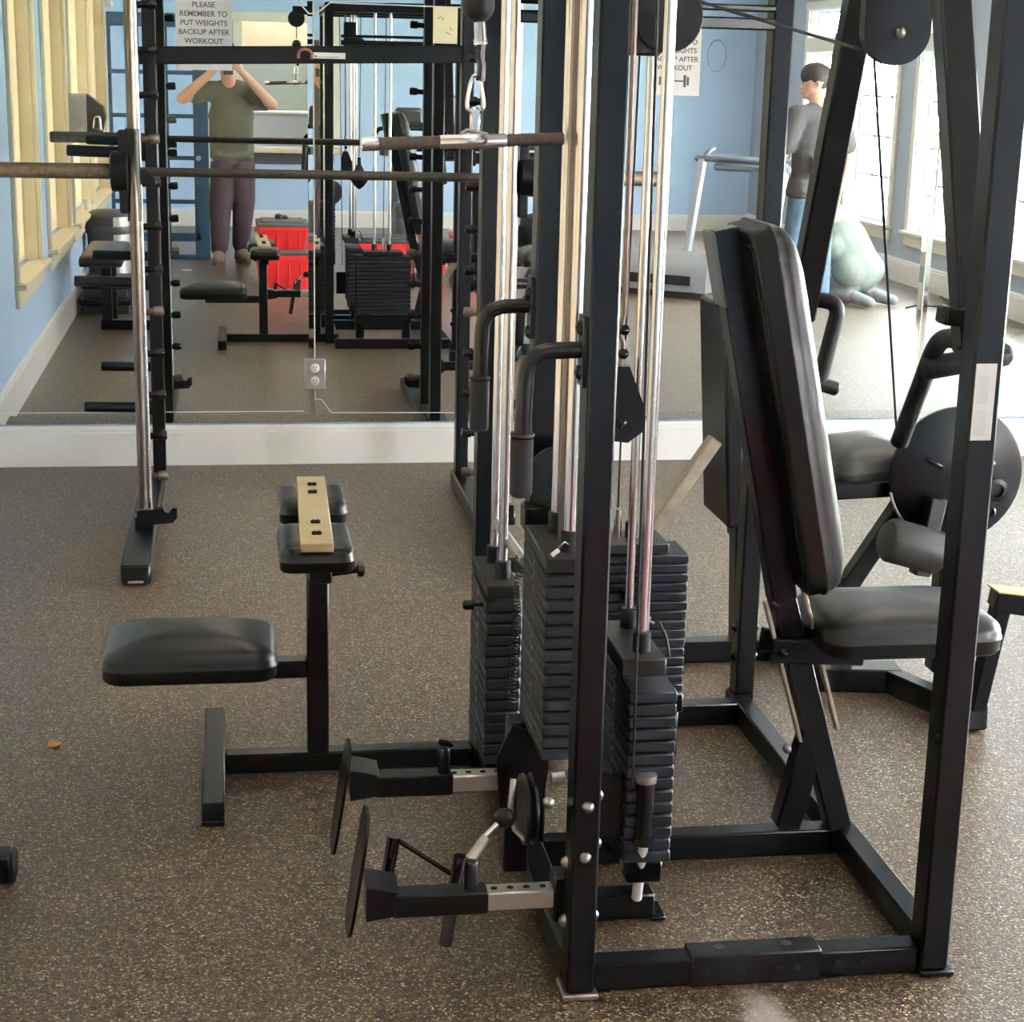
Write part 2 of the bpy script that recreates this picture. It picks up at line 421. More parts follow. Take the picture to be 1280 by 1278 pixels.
# windows
def window(n, x0, s, y0, y1, zs, cols, rows, casing, muntin, sillproj=.05, shade=False, bars=None):
    """opening in a wall whose room face is x0; s = +1 outward is +X"""
    root = bpy.data.objects.new('window_%d' % n, None); link(root, None, (x0, (y0+y1)/2, zs[0][0])); tag(root, kind='structure')
    g = G(); W = .075; xi = x0 - s*.011
    zb, zt = zs[0][0], zs[-1][1]
    for a in (y0-W/2, y1+W/2): g.box((xi, a, (zb+zt)/2), (.022, W, zt-zb), bev=.004)
    g.box((xi, (y0+y1)/2, zt+W/2), (.026, y1-y0+2*W+.03, W), bev=.004)
    if len(zs) > 1:
        g.box((xi, (y0+y1)/2, (zs[0][1]+zs[1][0])/2), (.022, y1-y0, zs[1][0]-zs[0][1]), bev=.004)
    g.obj('casing', casing, root)
    g = G()
    g.box((x0 - s*(sillproj/2-.02), (y0+y1)/2, zb-.014), (sillproj+.06, y1-y0+2*W+.04, .03), bev=.006)
    g.box((xi, (y0+y1)/2, zb-.075), (.02, y1-y0+2*W, .09), bev=.004)
    g.obj('sill', casing, root)
    if shade: G().box((x0+s*.07, (y0+y1)/2, (zb+zt)/2), (.004, y1-y0-.03, zt-zb-.01)).obj('roller_shade', SHADE, root, smooth=False)
    for (z0, z1), (c, r) in zip(zs, ((cols, rows), (cols, 1))):
        xs = x0 + s*.10
        g = G()
        for a in (y0+.02, y1-.02): g.box((xs, a, (z0+z1)/2), (.05, .04, z1-z0), bev=.004)
        for a in (z0+.02, z1-.02): g.box((xs, (y0+y1)/2, a), (.05, y1-y0-.08, .04), bev=.004)
        # jamb lining of the reveal
        for a in (y0+.005, y1-.005): g.box((x0+s*.045, a, (z0+z1)/2), (.088, .01, z1-z0))
        g.box((x0+s*.045, (y0+y1)/2, z1-.005), (.088, y1-y0-.02, .01))
        sash = g.obj('sash', muntin, root)
        for k in range(1, c):
            G().box((xs, y0+.04+(y1-y0-.08)*k/c, (z0+z1)/2), (.022, .016, z1-z0-.08)).obj('muntin', bars or muntin, sash, smooth=False)
        for k in range(1, r):
            G().box((xs, (y0+y1)/2, z0+.04+(z1-z0-.08)*k/r), (.024, y1-y0-.08, .014)).obj('muntin', bars or muntin, sash, smooth=False)
        G().box((xs+s*.004, (y0+y1)/2, (z0+z1)/2), (.004, y1-y0-.08, z1-z0-.08)).obj('pane', GLASS, sash, smooth=False)
for i, (a, b2) in enumerate(RW): window(i+1, XR, 1, a, b2, [RZ, TZ], 3 if b2-a > .9 else 2, 4, CREAM, WHITEP, bars=GREYM)
for i, (a, b2) in enumerate(LW): window(i+7, XL, -1, a, b2, [LZ], 2, 3, YCREAM, YCREAM, shade=True)
# serving hatch in the back wall and the room behind it
root = bpy.data.objects.new('window_11', None); link(root, None, (.58, YB, .8)); tag(root, kind='structure')
g = G(); h0, h1, k0, k1 = HATCH
for a in (h0-.045, h1+.045): g.box((a, YB+.012, (k0+k1)/2), (.09, .024, k1-k0), bev=.004)
g.box(((h0+h1)/2, YB+.012, k1+.045), (h1-h0+.2, .028, .09), bev=.004)
g.obj('casing', CREAM, root)
G().box(((h0+h1)/2, YB+.03, k0-.03), (h1-h0+.2, .30, .05), bev=.006).obj('ledge', TANWALL, root)
G().box(((h0+h1)/2, YB+.012, k0-.115), (h1-h0+.06, .022, .11), bev=.004).obj('apron', MACHD, root)
g = G(); YR = YB-1.3
ym_ = (YR+YB)/2-.07
for nm_, c_, s_ in (('wall_office_back', ((h0+h1)/2, YR-.04, 1.3), (2.4, .08, 2.6)), ('wall_office_left', (h0-.57, ym_, 1.3), (.06, 1.15, 2.6)), ('wall_office_right', (h1+.57, ym_, 1.3), (.06, 1.15, 2.6))):
    G().box(c_, s_).obj(nm_, TANWALL, smooth=False, kind='structure')
G().box(((h0+h1)/2, ym_, 2.65), (2.4, 1.15, .06)).obj('ceiling_office', CEIL, smooth=False, kind='structure')
G().box(((h0+h1)/2, ym_, -.03), (2.4, 1.15, .06)).obj('floor_office', TANWALL, smooth=False, kind='structure')
ol = thing('office_fill_light', 'added unseen fill light panel in the room behind the serving hatch', 'light', (.58, ym_, 2.62))  # unseen panel, added to brighten the view through the hatch
G().box((.58, ym_, 2.612), (.9, .5, .012), bev=.003).obj('frame', WHITEP, ol)
G().box((.58, ym_, 2.603), (.84, .44, .006)).obj('diffuser', OFFICE_FILL, ol, smooth=False)
G().box(((h0+h1)/2+.05, YR+.034, 1.44), (1.1, .06, .62), bev=.008).obj('notice_panel', SAGEP, label='sage green panel on the wall seen through the serving hatch', cat='panel')
ct = thing('office_counter', 'white counter cabinet inside the serving hatch', 'cabinet', (.6, YR+.35, 0))
G().box((.6, YR+.30, .55), (1.5, .5, 1.1), bev=.01).obj('cabinet_body', WHITEP, ct)
G().box((.6, YR+.30, 1.115), (1.56, .56, .03), bev=.006).obj('worktop', BASEB, ct)
G().box((.30, YR+.30, 1.17), (.22, .18, .08), bev=.01).obj('desk_printer', MACHD, label='small dark box on the white hatch counter', cat='box')
# ceiling lights: recessed troffers in a regular grid
for x in (.3, 2.3, 4.3):
    for y in (-2.4, .2, 2.8, 5.4):
        r_ = thing('ceiling_light', 'recessed white ceiling light panel with a bright diffuser', 'light', (x, y, ZC), 'ceiling light panels in a grid')
        g = G()
        for sx_ in (-1, 1): g.box((x+sx_*.305, y, ZC-.006), (.03, 1.22, .012), bev=.003)
        for sy_ in (-1, 1): g.box((x, y+sy_*.605, ZC-.006), (.58, .03, .012), bev=.003)
        g.obj('frame', WHITEP, r_)
        G().box((x, y, ZC-.004), (.58, 1.18, .006)).obj('diffuser', LAMP, r_, smooth=False)
# mirror panels: plate glass with a bevelled border
def mirror(label, x0, x1, z0, z1, bw=.022, bb=.036, chL=0.0):
    yf, yb = YM-.004, YM+.010
    dp = .0011
    g = G()
    O = [(x0, z0), (x1, z0), (x1, z1), (x0, z1)]; I = [(x0+bw, z0+bb), (x1-bw, z0+bb), (x1-bw, z1-bw), (x0+bw, z1-bw)]
    vb = [(x, yb, z) for x, z in O]; vo = [(x, yf+dp, z) for x, z in O]; vi = [(x, yf, z) for x, z in I]
    F = [(0,1,2,3)] + [(i, (i+1) % 4, 4+(i+1) % 4, 4+i) for i in range(4)] + [(4+i, 4+(i+1) % 4, 8+(i+1) % 4, 8+i) for i in range(4)] + [(8, 9, 10, 11)]
    g._add(vb+vo+vi, F)
    return g.obj('mirror_panel', MIRROR, smooth=False, label=label, cat='mirror')
mirror('left wall mirror panel with slanted border behind the barbell rack', XL+.055, .334, .178, 2.3)
mirror('middle wall mirror panel between the outlet seam and the right seam', .338, 2.962, .178, 2.3)
mirror('right wall mirror panel beyond the leg extension machine', 2.966, XR-.05, .178, 2.3)
for i, (x, z0_, z1_) in enumerate(((.336, .45, 2.3), (2.964, .178, 2.3))):
    G().box((x, YM-.003, (z0_+z1_)/2), (.0055, .006, z1_-z0_), bev=.001).obj('trim_%d' % (i+1), CREAM, kind='structure')  # pale strip: glass edge at the outlet seam, painted-in white glare at the right
GEDGE = mat('ground_glass_edge', (.78, .82, .76), .4)
for i, pl_ in enumerate(([(.272, 1.875), (.318, 1.826), (.347, 1.826), (.404, 1.870), (.824, 1.866), (1.7, 1.860)], [(.337, .31), (.337, .277), (.364, .275), (.404, .219), (.93, .216)], [(-.96, .24), (-.868, .226), (.29, .226)])):
    g = G()
    for a_, b_ in zip(pl_, pl_[1:]): g.bar((a_[0], YM-.0052, a_[1]), (b_[0], YM-.0052, b_[1]), .0028 if i else .005, .0016, (0, 1, 0), 0)
    g.obj('trim_%d' % (i+3), GEDGE, smooth=False, kind='structure')
# wall outlet let into the mirror seam
ox, oz = .337, .383
o = thing('wall_outlet', 'duplex wall outlet with mirrored cover set in the mirror seam', 'outlet', (ox, YM, oz))
g = G(); g.box((ox, YM-.007, oz), (.086, .008, .128), bev=.003); g.obj('cover_plate', STEEL, o)
for dz in (-.028, .026):
    r_ = G().lathe((ox, YM-.0105, oz+dz), (0, -1, 0), [(.0185, 0), (.0185, .004), (.016, .005)], 24).obj('receptacle', WHITEP, o)
    g = G()
    for dx in (-.006, .006): g.box((ox+dx, YM-.0158, oz+dz+.003), (.0025, .001, .009))
    g.cyl((ox, YM-.0152, oz+dz-.008), (ox, YM-.0163, oz+dz-.008), .0025, n=8)
    g.obj('slot', DARK, r_, smooth=False)
# ------------------------------------------------------------------ paper on the mirror
def sign(cx, cz, label):
    s_ = thing('paper_sign', label, 'sign', (cx, YM-.006, cz))
    G().box((cx, YM-.0065, cz), (.218, .0012, .286)).obj('sheet', PAPER, s_, smooth=False)
    for i, ln_ in enumerate(['PLEASE', 'REMEMBER TO', 'PUT WEIGHTS', 'BACKUP AFTER', 'WORKOUT']):
        text_obj('lettering', ln_, .0285, INK, s_, (cx, YM-.0074, cz+.105-.0345*i), (PI/2, 0, 0), bold=.0005)
    g = G(); z = cz-.085
    g.box((cx, YM-.0074, z), (.085, .0008, .006))
    for sg in (-1, 1):
        g.box((cx+sg*.046, YM-.0074, z), (.011, .0008, .048)); g.box((cx+sg*.059, YM-.0074, z), (.009, .0008, .034))
    g.obj('dumbbell_icon', INK, s_, smooth=False)
sign(-.092, 1.742, 'white paper weights sign on the mirror above the photographer')
sign(1.811, 1.684, 'white paper weights sign on the mirror behind the guide rods')
nt_ = thing('sticky_note', 'pale yellow handwritten note stuck on the mirror', 'note', (.862, YM-.006, 1.78))
G().box((.862, YM-.0065, 1.795), (.098, .001, .142)).obj('sheet', NOTE, nt_, smooth=False)
g = G()
for p in ([(-.036, .03), (-.028, .024), (-.02, .034)], [(-.016, .032), (-.010, .02), (-.006, .024)], [(.018, -.002), (.02, -.014), (.03, -.018)], [(.0, -.026), (.012, -.03), (.022, -.036)]):
    g.tube([(.862+x, YM-.0073, 1.795+z) for x, z in p], .0012, 6)
g.obj('handwriting', INK, nt_)

# ================================================================== Smith rack against the mirror
sm = thing('smith_machine', 'black Smith rack with chrome guide rails and barbell against the mirror', 'weight machine', (.31, 6.2, 0))
bar_y, bar_z = 6.0, 1.277
for side, fx, rx, px, ux in ((0, -.318, -.312, -.318, -.285), (1, .905, .953, .905, .892)):
    ft = G().bar((fx, 5.53, .034), (fx, 6.86, .034), .094, .062, bev=.006).obj('base_foot', BLACK, sm)
    G().box((fx, 5.525, .034), (.088, .012, .056), bev=.004).obj('end_cap', RUBBER, ft)
    G().box((fx, 5.523, .012), (.05, .014, .010), bev=.003).obj('rubber_foot', TANST, ft)
    G().cyl((rx, bar_y, .10), (rx, bar_y-.03, 2.28), .0165, n=20).obj('guide_rail', CHROMEW, sm)
    G().box((rx, bar_y, .085), (.06, .06, .05), bev=.006).obj('rail_socket', BLACK, sm)
    G().cyl((rx+(.022 if not side else -.022), bar_y+.02, .11), (rx+(.012 if not side else -.012), bar_y+.0, 2.25), .0085, n=14).obj('lift_rod', CHROME, sm)
    G().bar((px, 6.25, .065), (px, 6.25, 2.30), .040, .062, (0, 1, 0), .004).obj('peg_column', BLACK, sm)
    G().bar((ux, 6.80, .065), (ux, 6.80, 2.30), .048, .072, (0, 1, 0), .005).obj('upright', BLACK, sm)
    G().bar((px, 6.04, 2.27), (ux, 6.84, 2.27), .05, .06, bev=.005).obj('top_arm', BLACK, sm)
    for k in range(14):
        z = .19 + .1475*k
        sg = 1 if side == 0 else -1
        G().lathe((px+sg*.02, 6.25, z), (sg, 0, .06), [(.012, 0), (.012, .028), (.017, .030), (.0175, .058), (.014, .063)], 12).obj('rung_peg', BLACK2 if k % 4 else PITTED, sm)
    # lower safety hook at the foot of the rail
    sg = 1 if side == 0 else -1
    g = G()
    poly = [(-.02, -.03), (.10, -.022), (.115, -.004), (.115, .03), (.10, .03), (.088, .014), (.076, .016), (.068, .03), (-.02, .022)]
    g.prism([(sg*a, c) for a, c in poly], (0, 1, 0), .028, (rx, bar_y-.03, .115), (1, 0, 0), (0, 0, 1)); g.obj('safety_hook', BLACK, sm)
    # plate storage pegs that stick outward
    for z, L in ((.335, .25), (.815, .27), (1.297, .28)):
        G().lathe((ux-sg*.024, 6.80, z), (-sg, 0, .02), [(.030, 0), (.030, .012), (.021, .014), (.021, L), (.018, L+.004)], 18).obj('storage_peg', BLACK, sm)
    # carriage with its hook plates
    g = G()
    g.box((rx-sg*.03, bar_y, bar_z+.0), (.034, .06, .27), bev=.006)
    g.lathe((rx-sg*.02, bar_y, bar_z), (-sg, 0, 0), [(.066, 0), (.066, .05), (.05, .056)], 20)
    g.cyl((rx, bar_y-.004, bar_z-.16), (rx, bar_y-.012, bar_z+.14), .024, n=18)
    g.obj('carriage', BLACK, sm)
    G().lathe((rx-sg*.04, bar_y, bar_z), (-sg, 0, 0), [(.032, 0), (.032, .012), (.0255, .014), (.0255, .46), (.022, .465)], 22).obj('bar_sleeve', PITTED, sm)
    g = G(); g.prism([(0, 0), (sg*.05, .0), (sg*.05, .02), (sg*.018, .05), (0, .05)], (0, 1, 0), .03, (rx+sg*.02, bar_y, bar_z-.04), (1, 0, 0), (0, 0, 1)); g.obj('bar_hook', BLACK, sm)
G().cyl((-.33, bar_y, bar_z), (.97, bar_y, bar_z-.004), .0152, n=18).obj('barbell_shaft', BARM, sm)
bm_ = G().bar((-.36, 6.80, 1.648), (.96, 6.80, 1.683), .055, .064, bev=.005).obj('cross_beam', BLACK, sm)
yb_ = 6.80-.0285
rg = G(); rg.tube([(.282+.026*math.cos(a), yb_-.0015, 1.662+.024*math.sin(a)) for a in [PI*(-.15+1.3*k/14) for k in range(15)]], .0058, 8); rg.obj('badge_ring', mat('badge_maroon', (.30, .09, .08), .5), bm_, label='maroon ring emblem')
G().box((.372, yb_-.0012, 1.664), (.118, .0024, .022), bev=.0005).obj('badge_plate', PAPER, bm_, label='off-white maker plate')
g = G(); g.box((.362, yb_-.0028, 1.6595), (.085, .0008, .0022)); g.cyl((.321, yb_-.0024, 1.661), (.321, yb_-.0034, 1.661), .004, n=10); g.obj('badge_print', INK, bm_, smooth=False)
G().bar((-.285, 6.80, 2.27), (.892, 6.80, 2.27), .05, .06).obj('top_beam', BLACK, sm)
# ================================================================== lat bar on its carabiner
lb = thing('lat_bar', 'short chrome pulldown bar with knurled grips hanging from a carabiner', 'bar', (.42, 3.1, 1.5))
LY = 3.10
A, B_ = Vector((.223, LY, 1.504)), Vector((.580, LY, 1.520)); dL = (B_-A).normalized(); Lb = (B_-A).length
G().lathe(A, dL, [(.009, 0), (.0118, .003), (.0118, .030), (.011, .032)], 20).obj('end_cap', CHROME, lb)
G().lathe(A+dL*.031, dL, [(.0112, 0), (.0112, .107)], 20).obj('grip', KNURL, lb)
G().lathe(A+dL*.137, dL, [(.0105, 0), (.0118, .002), (.0118, .038), (.0138, .041), (.0138, .084), (.0118, .087), (.0118, .117), (.0105, .119)], 20).obj('center_shaft', CHROME, lb)
G().lathe(A+dL*.255, dL, [(.0112, 0), (.0112, Lb-.257), (.009, Lb-.255)], 20).obj('grip', KNURL, lb)
cx_ = A+dL*.199
g = G(); g.bar(cx_+Vector((0, 0, .01)), cx_+Vector((0, 0, .058)), .018, .010, (0, 1, 0), .004)
g.tube([cx_+Vector((-.024, -.003, .012)), cx_+Vector((-.014, -.003, .018)), cx_+Vector((.0, -.003, .016)), cx_+Vector((.022, -.003, .012))], .004, 8); g.obj('swivel_lug', CHROME, lb)
g = G()
cz = cx_+Vector((0, 0, .047))
pts = [(-.004, 0, 0), (-.0145, 0, .008), (-.0145, 0, .022), (-.009, 0, .052), (-.004, 0, .064), (.004, 0, .064), (.009, 0, .052), (.0145, 0, .022), (.0145, 0, .008), (.004, 0, 0), (-.004, 0, 0)]
g.tube([cz+Vector(p) for p in pts], .0033, 8, fillet=.006); g.obj('carabiner', CHROME, lb)

# ================================================================== multi-station gym
gy = thing('multi_station_gym', 'black multi-station cable gym with four weight stacks, press seat and pulldown bench', 'weight machine', (.95, 3.4, 0))
TW = .050
def post(name, x, y, z0=0.0, z1=1.97, w=TW, d=.062, par=None):
    return G().bar((x, y, z0), (x, y, z1), w, d, (0, 1, 0), .0045).obj(name, BLACK, par or gy)
P1 = post('front_post', .605, 2.852, .012); P2 = post('middle_post', .609, 3.405); P3 = post('rear_post', .578, 3.955)
P4 = post('side_post', 1.312, 4.235); P5 = post('press_post', 1.284, 2.862, .012, w=.054, d=.062)
for p, (x, y) in ((P1, (.605, 2.852)), (P5, (1.290, 2.862))): G().box((x, y, .006), (.066, .074, .012), bev=.003).obj('foot_plate', DULLST if p is P1 else BLACK, p)
G().bar((.605, 2.885, .029), (.605, 3.985, .029), TW, .058).obj('floor_rail', BLACK, gy)
G().bar((1.300, 2.895, .029), (1.300, 4.26, .029), TW, .058).obj('floor_rail', BLACK, gy)
fb = G().bar((.632, 2.868, .029), (1.257, 2.868, .029), TW, .054).obj('floor_beam', BLACK, gy)
g = G().box((.94, 2.868, .0315), (.25, .057, .063), bev=.003).obj('beam_sleeve', BLACK2, fb)
for x in (.875, 1.005):
    G().cyl((x, 2.872, .0630), (x, 2.872, .0640), .011, n=16).obj('bolt_hole', DARK, g, smooth=False)
for x in (.845, .915, .985, 1.018, 1.15, 1.10):
    G().cyl((x, 2.8428, .030), (x, 2.8385, .030), .0085, n=14).obj('bolt_hole', DARK, fb, smooth=False)
G().bar((.632, 3.39, .029), (1.276, 3.39, .029), TW, .058).obj('floor_beam', BLACK, gy)
G().bar((.60, 4.165, .029), (1.276, 4.165, .029), TW, .058).obj('floor_beam', BLACK, gy)
G().bar((.632, 3.135, .029), (.812, 3.135, .029), .05, .052).obj('shock_stub', BLACK, gy)
G().box((.818, 3.135, .006), (.03, .07, .008), bev=.002).obj('stub_flange', BLACK2, gy)
# head frame above the picture
for p0, p1 in (((.605, 2.83, 1.95), (.578, 3.98, 1.95)), ((.63, 2.855, 1.95), (1.27, 2.865, 1.95)), ((.63, 3.40, 1.95), (1.30, 3.40, 1.95)), ((.60, 3.955, 1.95), (1.30, 4.20, 1.95)), ((1.290, 2.9, 1.95), (1.312, 4.21, 1.95))):
    G().bar(p0, p1, TW, .055).obj('head_beam', BLACK, gy)
for z_, h_ in ((1.752, .028), (1.788, .016)): G().bar((.64, 4.10, z_), (1.29, 4.225, z_), .04, h_).obj('cross_bar', BLACK, gy)
# bolts on the posts
def dome(x, y, z, ax, par, r=.0105, m=BOLT):
    return G().lathe((x, y, z), ax, [(r, 0), (r*.95, r*.35), (r*.7, r*.7), (r*.3, r*.92), (.001, r)], 14).obj('bolt', m, par)
for x, y, z in ((.606, 2.8205, .377), (.604, 2.8205, .281)): dome(x, y, z, (0, -1, 0), P1, .0115)
for z in (.290, .148, .382): dome(.6305, 2.86, z, (1, 0, 0), P1, .012)
for z in (.255, .14): dome(.5795, 2.86, z, (-1, 0, 0), P1, .012)
for z in (1.222, 1.147): 
    dome(.5795, 2.86, z, (-1, 0, 0), P1, .016, BLACK2); dome(.5835, 3.405, z-.012, (-1, 0, 0), P2, .016, BLACK2)
for z in (.475, .352): dome(1.258, 2.845, z, (0, -1, 0), P5, .007, DARK)
for z in (.155, .235): dome(1.2865, 4.235, z+.0, (-1, 0, 0), P4, .013, BLACK2); dome(1.3375, 4.235, z, (1, 0, 0), P4, .013, BLACK2)
st = G().box((1.280, 2.830, 1.097), (.038, .0015, .135), bev=.0006).obj('white_sticker', WHITEP, P5, label='blank-looking white instruction sticker')
for z, h_ in ((1.12, .05), (1.06, .045)): G().box((1.276, 2.829, z), (.02, .0006, h_)).obj('faded_print', mat('faded_print%d' % int(z*100), (.66, .70, .68), .6), st, smooth=False)
# dip handles
for x0, y0, par in ((.58, 2.855, P1), (.584, 3.405, P2)):
    zt = 1.186
    G().tube([(x0, y0, zt), (x0-.098, y0, zt-.004), (x0-.103, y0, 1.02)], .0145, 16, fillet=.05, steps=8).obj('handle_tube', BLACK2, par)
    G().lathe((x0-.102, y0, 1.045), (-.004, 0, -1), [(.0205, 0), (.021, .004), (.0175, .007), (.0195, .009), (.0195, .105), (.016, .109)], 18).obj('handle_grip', RUBBER, par)
    G().box((x0-.003, y0, 1.184), (.008, .05, .12), bev=.002).obj('handle_flange', BLACK, par)
# ------------------------------------------------------------------ weight stacks
def stack(x0, x1, y0, y1, zb, zt, n, rods, top, label, pin=None, holes='x-', lift=0.0, topm=PLATET, rr=.0115):
    """n plates between zb and zt; top = (x0,x1,y0,y1,z0,z1) of the head plate"""
    tx0, tx1, ty0, ty1, tz0, tz1 = top
    g = G(); g.box(((tx0+tx1)/2, (ty0+ty1)/2, (tz0+tz1)/2), (tx1-tx0, ty1-ty0, tz1-tz0), bev=.003)
    hd = g.obj('weight_stack', topm, gy, label=label)
    ph = (zt-zb)/n; src = None
    for k in range(n):
        c = ((x0+x1)/2, (y0+y1)/2, zb+ph*(k+.5))
        if src is None:
            src = G().box(c, (x1-x0, y1-y0, ph-.0022), bev=.0032).obj('weight_plate', PLATE, hd)
        else:
            j = (random.uniform(-.0012, .0012), random.uniform(-.0012, .0012), 0)
            inst(src, Vector(c)+Vector(j), hd)
        if holes == 'x-':
            q = (x0-.0006, (y0+y1)/2, c[2]); ax = (-1, 0, 0)
        else:
            q = ((x0+x1)/2, y0-.0006, c[2]); ax = (0, -1, 0)
        h_ = G().cyl(q, Vector(q)+Vector(ax)*.0012, .0052, n=10).obj('pin_hole', BOLT if holes == 'x-' else DARK, hd, smooth=False)
    for (rx, ry) in rods:
        G().cyl((rx, ry, tz1), (rx, ry, 1.93), rr, n=20).obj('guide_rod', CHROME, gy)
        G().lathe((rx, ry, tz1), (0, 0, 1), [(.017, 0), (.017, .036), (.0145, .039)], 18).obj('rod_bushing', RUBBER, hd)
        G().lathe((rx, ry, zb), (0, 0, -1), [(.024, 0), (.024, .012), (.019, .016), (.024, .020), (.024, .032)], 18).obj('rubber_bumper', DULLST, hd)
    if pin:
        G().lathe(pin[0], pin[1], [(.0045, 0), (.0045, .022), (.011, .023), (.011, .040), (.007, .046)], 14).obj('selector_pin', BLACK2, hd)
    return hd
# stack by the front post (raised above the foot levers)
sA = stack(.553, .655, 3.00, 3.25, .392, .752, 15, [(.604, 3.055), (.606, 3.195)], (.553, .655, 3.00, 3.25, .754, .782), 'front-left stack of iron plates beside the foot levers')
G().box((.588, 3.335, .775), (.05, .06, .05), bev=.004).obj('stack_bracket', BLACK, sA)
G().cyl((.604, 3.125, .782), (.604, 3.125, 1.93), .009, n=14).obj('lift_rod', CHROMEW, gy)
g = G(); g.tube([(.598, 3.03, .80), (.588, 3.02, .808), (.577, 3.01, .803), (.570, 3.0, .792)], .0022, 8); g.obj('pin_lanyard', BLACK2, sA)
G().lathe((.574, 3.0, .799), (-.8, -.2, -.55), [(.0045, 0), (.0045, .016)], 10).obj('lanyard_tag', WHITEP, sA)
# stack by the rear post, for the pulldown bench
sB = stack(.528, .606, 3.56, 3.80, .155, .528, 15, [(.571, 3.62), (.570, 3.745)], (.528, .600, 3.555, 3.795, .538, .566), 'left stack of iron plates behind the pulldown bench', pin=((.528, 3.60, .512), (-1, 0, 0)), rr=.0095)
G().bar((.566, 3.56, .128), (.566, 3.80, .128), .06, .04).obj('stack_shelf', BLACK, gy)
G().bar((.566, 3.68, .055), (.566, 3.68, .11), .05, .05, (0, 1, 0)).obj('shelf_leg', BLACK, gy)
g = G(); N_ = 190
g.tube([(.592-.010*t+.007*math.cos(2*PI*38*t), 3.535+.007*math.sin(2*PI*38*t), .640-.33*t) for t in [k/(38*9) for k in range(38*9+1)]], .0016, 5); g.obj('coil_cord', RUBBER, gy)
G().cyl((.575, 3.74, .655), (.60, 3.52, .63), .011, n=14).obj('cord_peg', DULLST, gy)
# front-right stack
sC = stack(.729, .822, 3.05, 3.31, .152, .504, 14, [(.760, 3.105), (.768, 3.255)], (.712, .798, 3.055, 3.300, .532, .567), 'front-right stack of iron plates next to the damper', holes='x-', rr=.0085)
G().cyl((.789, 3.19, .567), (.789, 3.19, 1.93), .0055, n=16).obj('lift_rod', CHROME, gy)
G().bar((.775, 3.06, .128), (.775, 3.36, .128), .07, .046).obj('stack_shelf', BLACK, gy)
G().bar((.775, 3.32, .058), (.775, 3.32, .105), .05, .05, (0, 1, 0)).obj('shelf_leg', BLACK, gy)
g = G(); g.tube([(.80, 3.20, .60), (.815, 3.19, .595), (.828, 3.18, .565), (.833, 3.17, .53)], .003, 8); g.obj('pin_cord', RUBBER, sC)
G().lathe((.792, 3.22, .600), (.7, -.1, -.5), [(.005, 0), (.005, .024)], 10).obj('cord_tag', WHITEP, sC)
# back-right stack, broad side to the front
sD = stack(.735, 1.062, 3.90, 4.03, .182, .530, 15, [(.845, 3.965), (.935, 3.965)], (.775, 1.012, 3.90, 4.03, .532, .557), 'wide back stack of iron plates below the floating pulley', pin=((.8985, 3.90, .44), (.2, -1, 0)), holes='y-', rr=.0095)
G().bar((.73, 3.965, .148), (1.07, 3.965, .148), .09, .05).obj('stack_shelf', BLACK, gy)
for x in (.76, 1.04): G().bar((x, 3.965, 0), (x, 3.965, .123), .05, .05, (0, 1, 0)).obj('shelf_leg', BLACK, gy)
# floating pulley, its cable and turnbuckle over the back stack
k_ = .807; pc_ = Vector((.7210, 3.205, 1.031))
tp = G(); tp.prism([(x*k_, z*k_) for x, z in [(-.034, -.06), (-.012, -.092), (.02, -.096), (.055, -.07), (.062, -.035), (.055, -.005), (.028, .06), (.018, .085), (-.018, .085), (-.034, .02)]], (0, 1, 0), .028, pc_, (1, 0, 0), (0, 0, 1)); tp = tp.obj('floating_pulley', BLACK, gy)
G().lathe(pc_+Vector((.003, -.014, -.04)), (0, -1, 0), [(.010, 0), (.010, .004), (.005, .007)], 14).obj('axle_bolt', BLACK2, tp)
g = G(); g.tube([pc_+Vector(q) for q in ((0, -.004, .068), (.003, -.004, .11), (-.004, -.004, .13), (.002, -.004, .17), (.0, 0, .90))], .0055, 8); g.obj('shackle', CHROMEW, tp)
for dz in (.092, .137): G().ball(pc_+Vector((.003, -.006, dz)), .0105, n=12, m=8).obj('shackle_nut', BLACK2, tp)
G().cyl((.899, 3.965, .60), (.899, 3.965, .80), .0025, n=8).obj('steel_cable', RUBBER, gy)
G().cyl((.899, 3.965, .80), (.91, 3.965, 1.93), .0025, n=8).obj('steel_cable', RUBBER, gy)
G().lathe((.899, 3.965, .557), (0, 0, 1), [(.010, 0), (.010, .07), (.006, .074)], 14).obj('turnbuckle', CHROME, sD)
# pulley behind the front-left stack
pl = G().lathe((.628, 3.300, .850), (.62, .78, 0), [(.02, 0), (.072, .002), (.074, .006), (.066, .011), (.074, .016), (.072, .020), (.02, .022)], 32).obj('mid_pulley', BLACK, gy)
g = G(); g.prism([(-.05, .0), (.05, .0), (.02, -.10), (-.02, -.10)], (1, 0, 0), .030, (.628, 3.325, .84), (0, 1, 0), (0, 0, 1)); g.obj('pulley_fork', BLACK, gy)
# top pulley block and the crossing cable
g = G(); g.box((.745, 3.26, 1.775), (.075, .05, .22), bev=.005); tb = g.obj('pulley_housing', BLACK, gy)
G().lathe((.790, 3.245, 1.735), (0, -1, 0), [(.03, 0), (.062, .002), (.064, .006), (.058, .012), (.064, .018), (.062, .022), (.02, .024)], 32).obj('pulley_wheel', RUBBER, tb)
G().cyl((.838, 3.235, 1.765), (1.225, 3.41, 1.688), .0032, n=8).obj('steel_cable', RUBBER, gy)
G().cyl((.700, 2.95, 1.93), (.718, 2.955, .355), .0026, n=8).obj('steel_cable', RUBBER, gy)
G().cyl((1.245, 3.40, 1.69), (1.716, 4.30, .705), .0032, n=8).obj('steel_cable', RUBBER, gy)
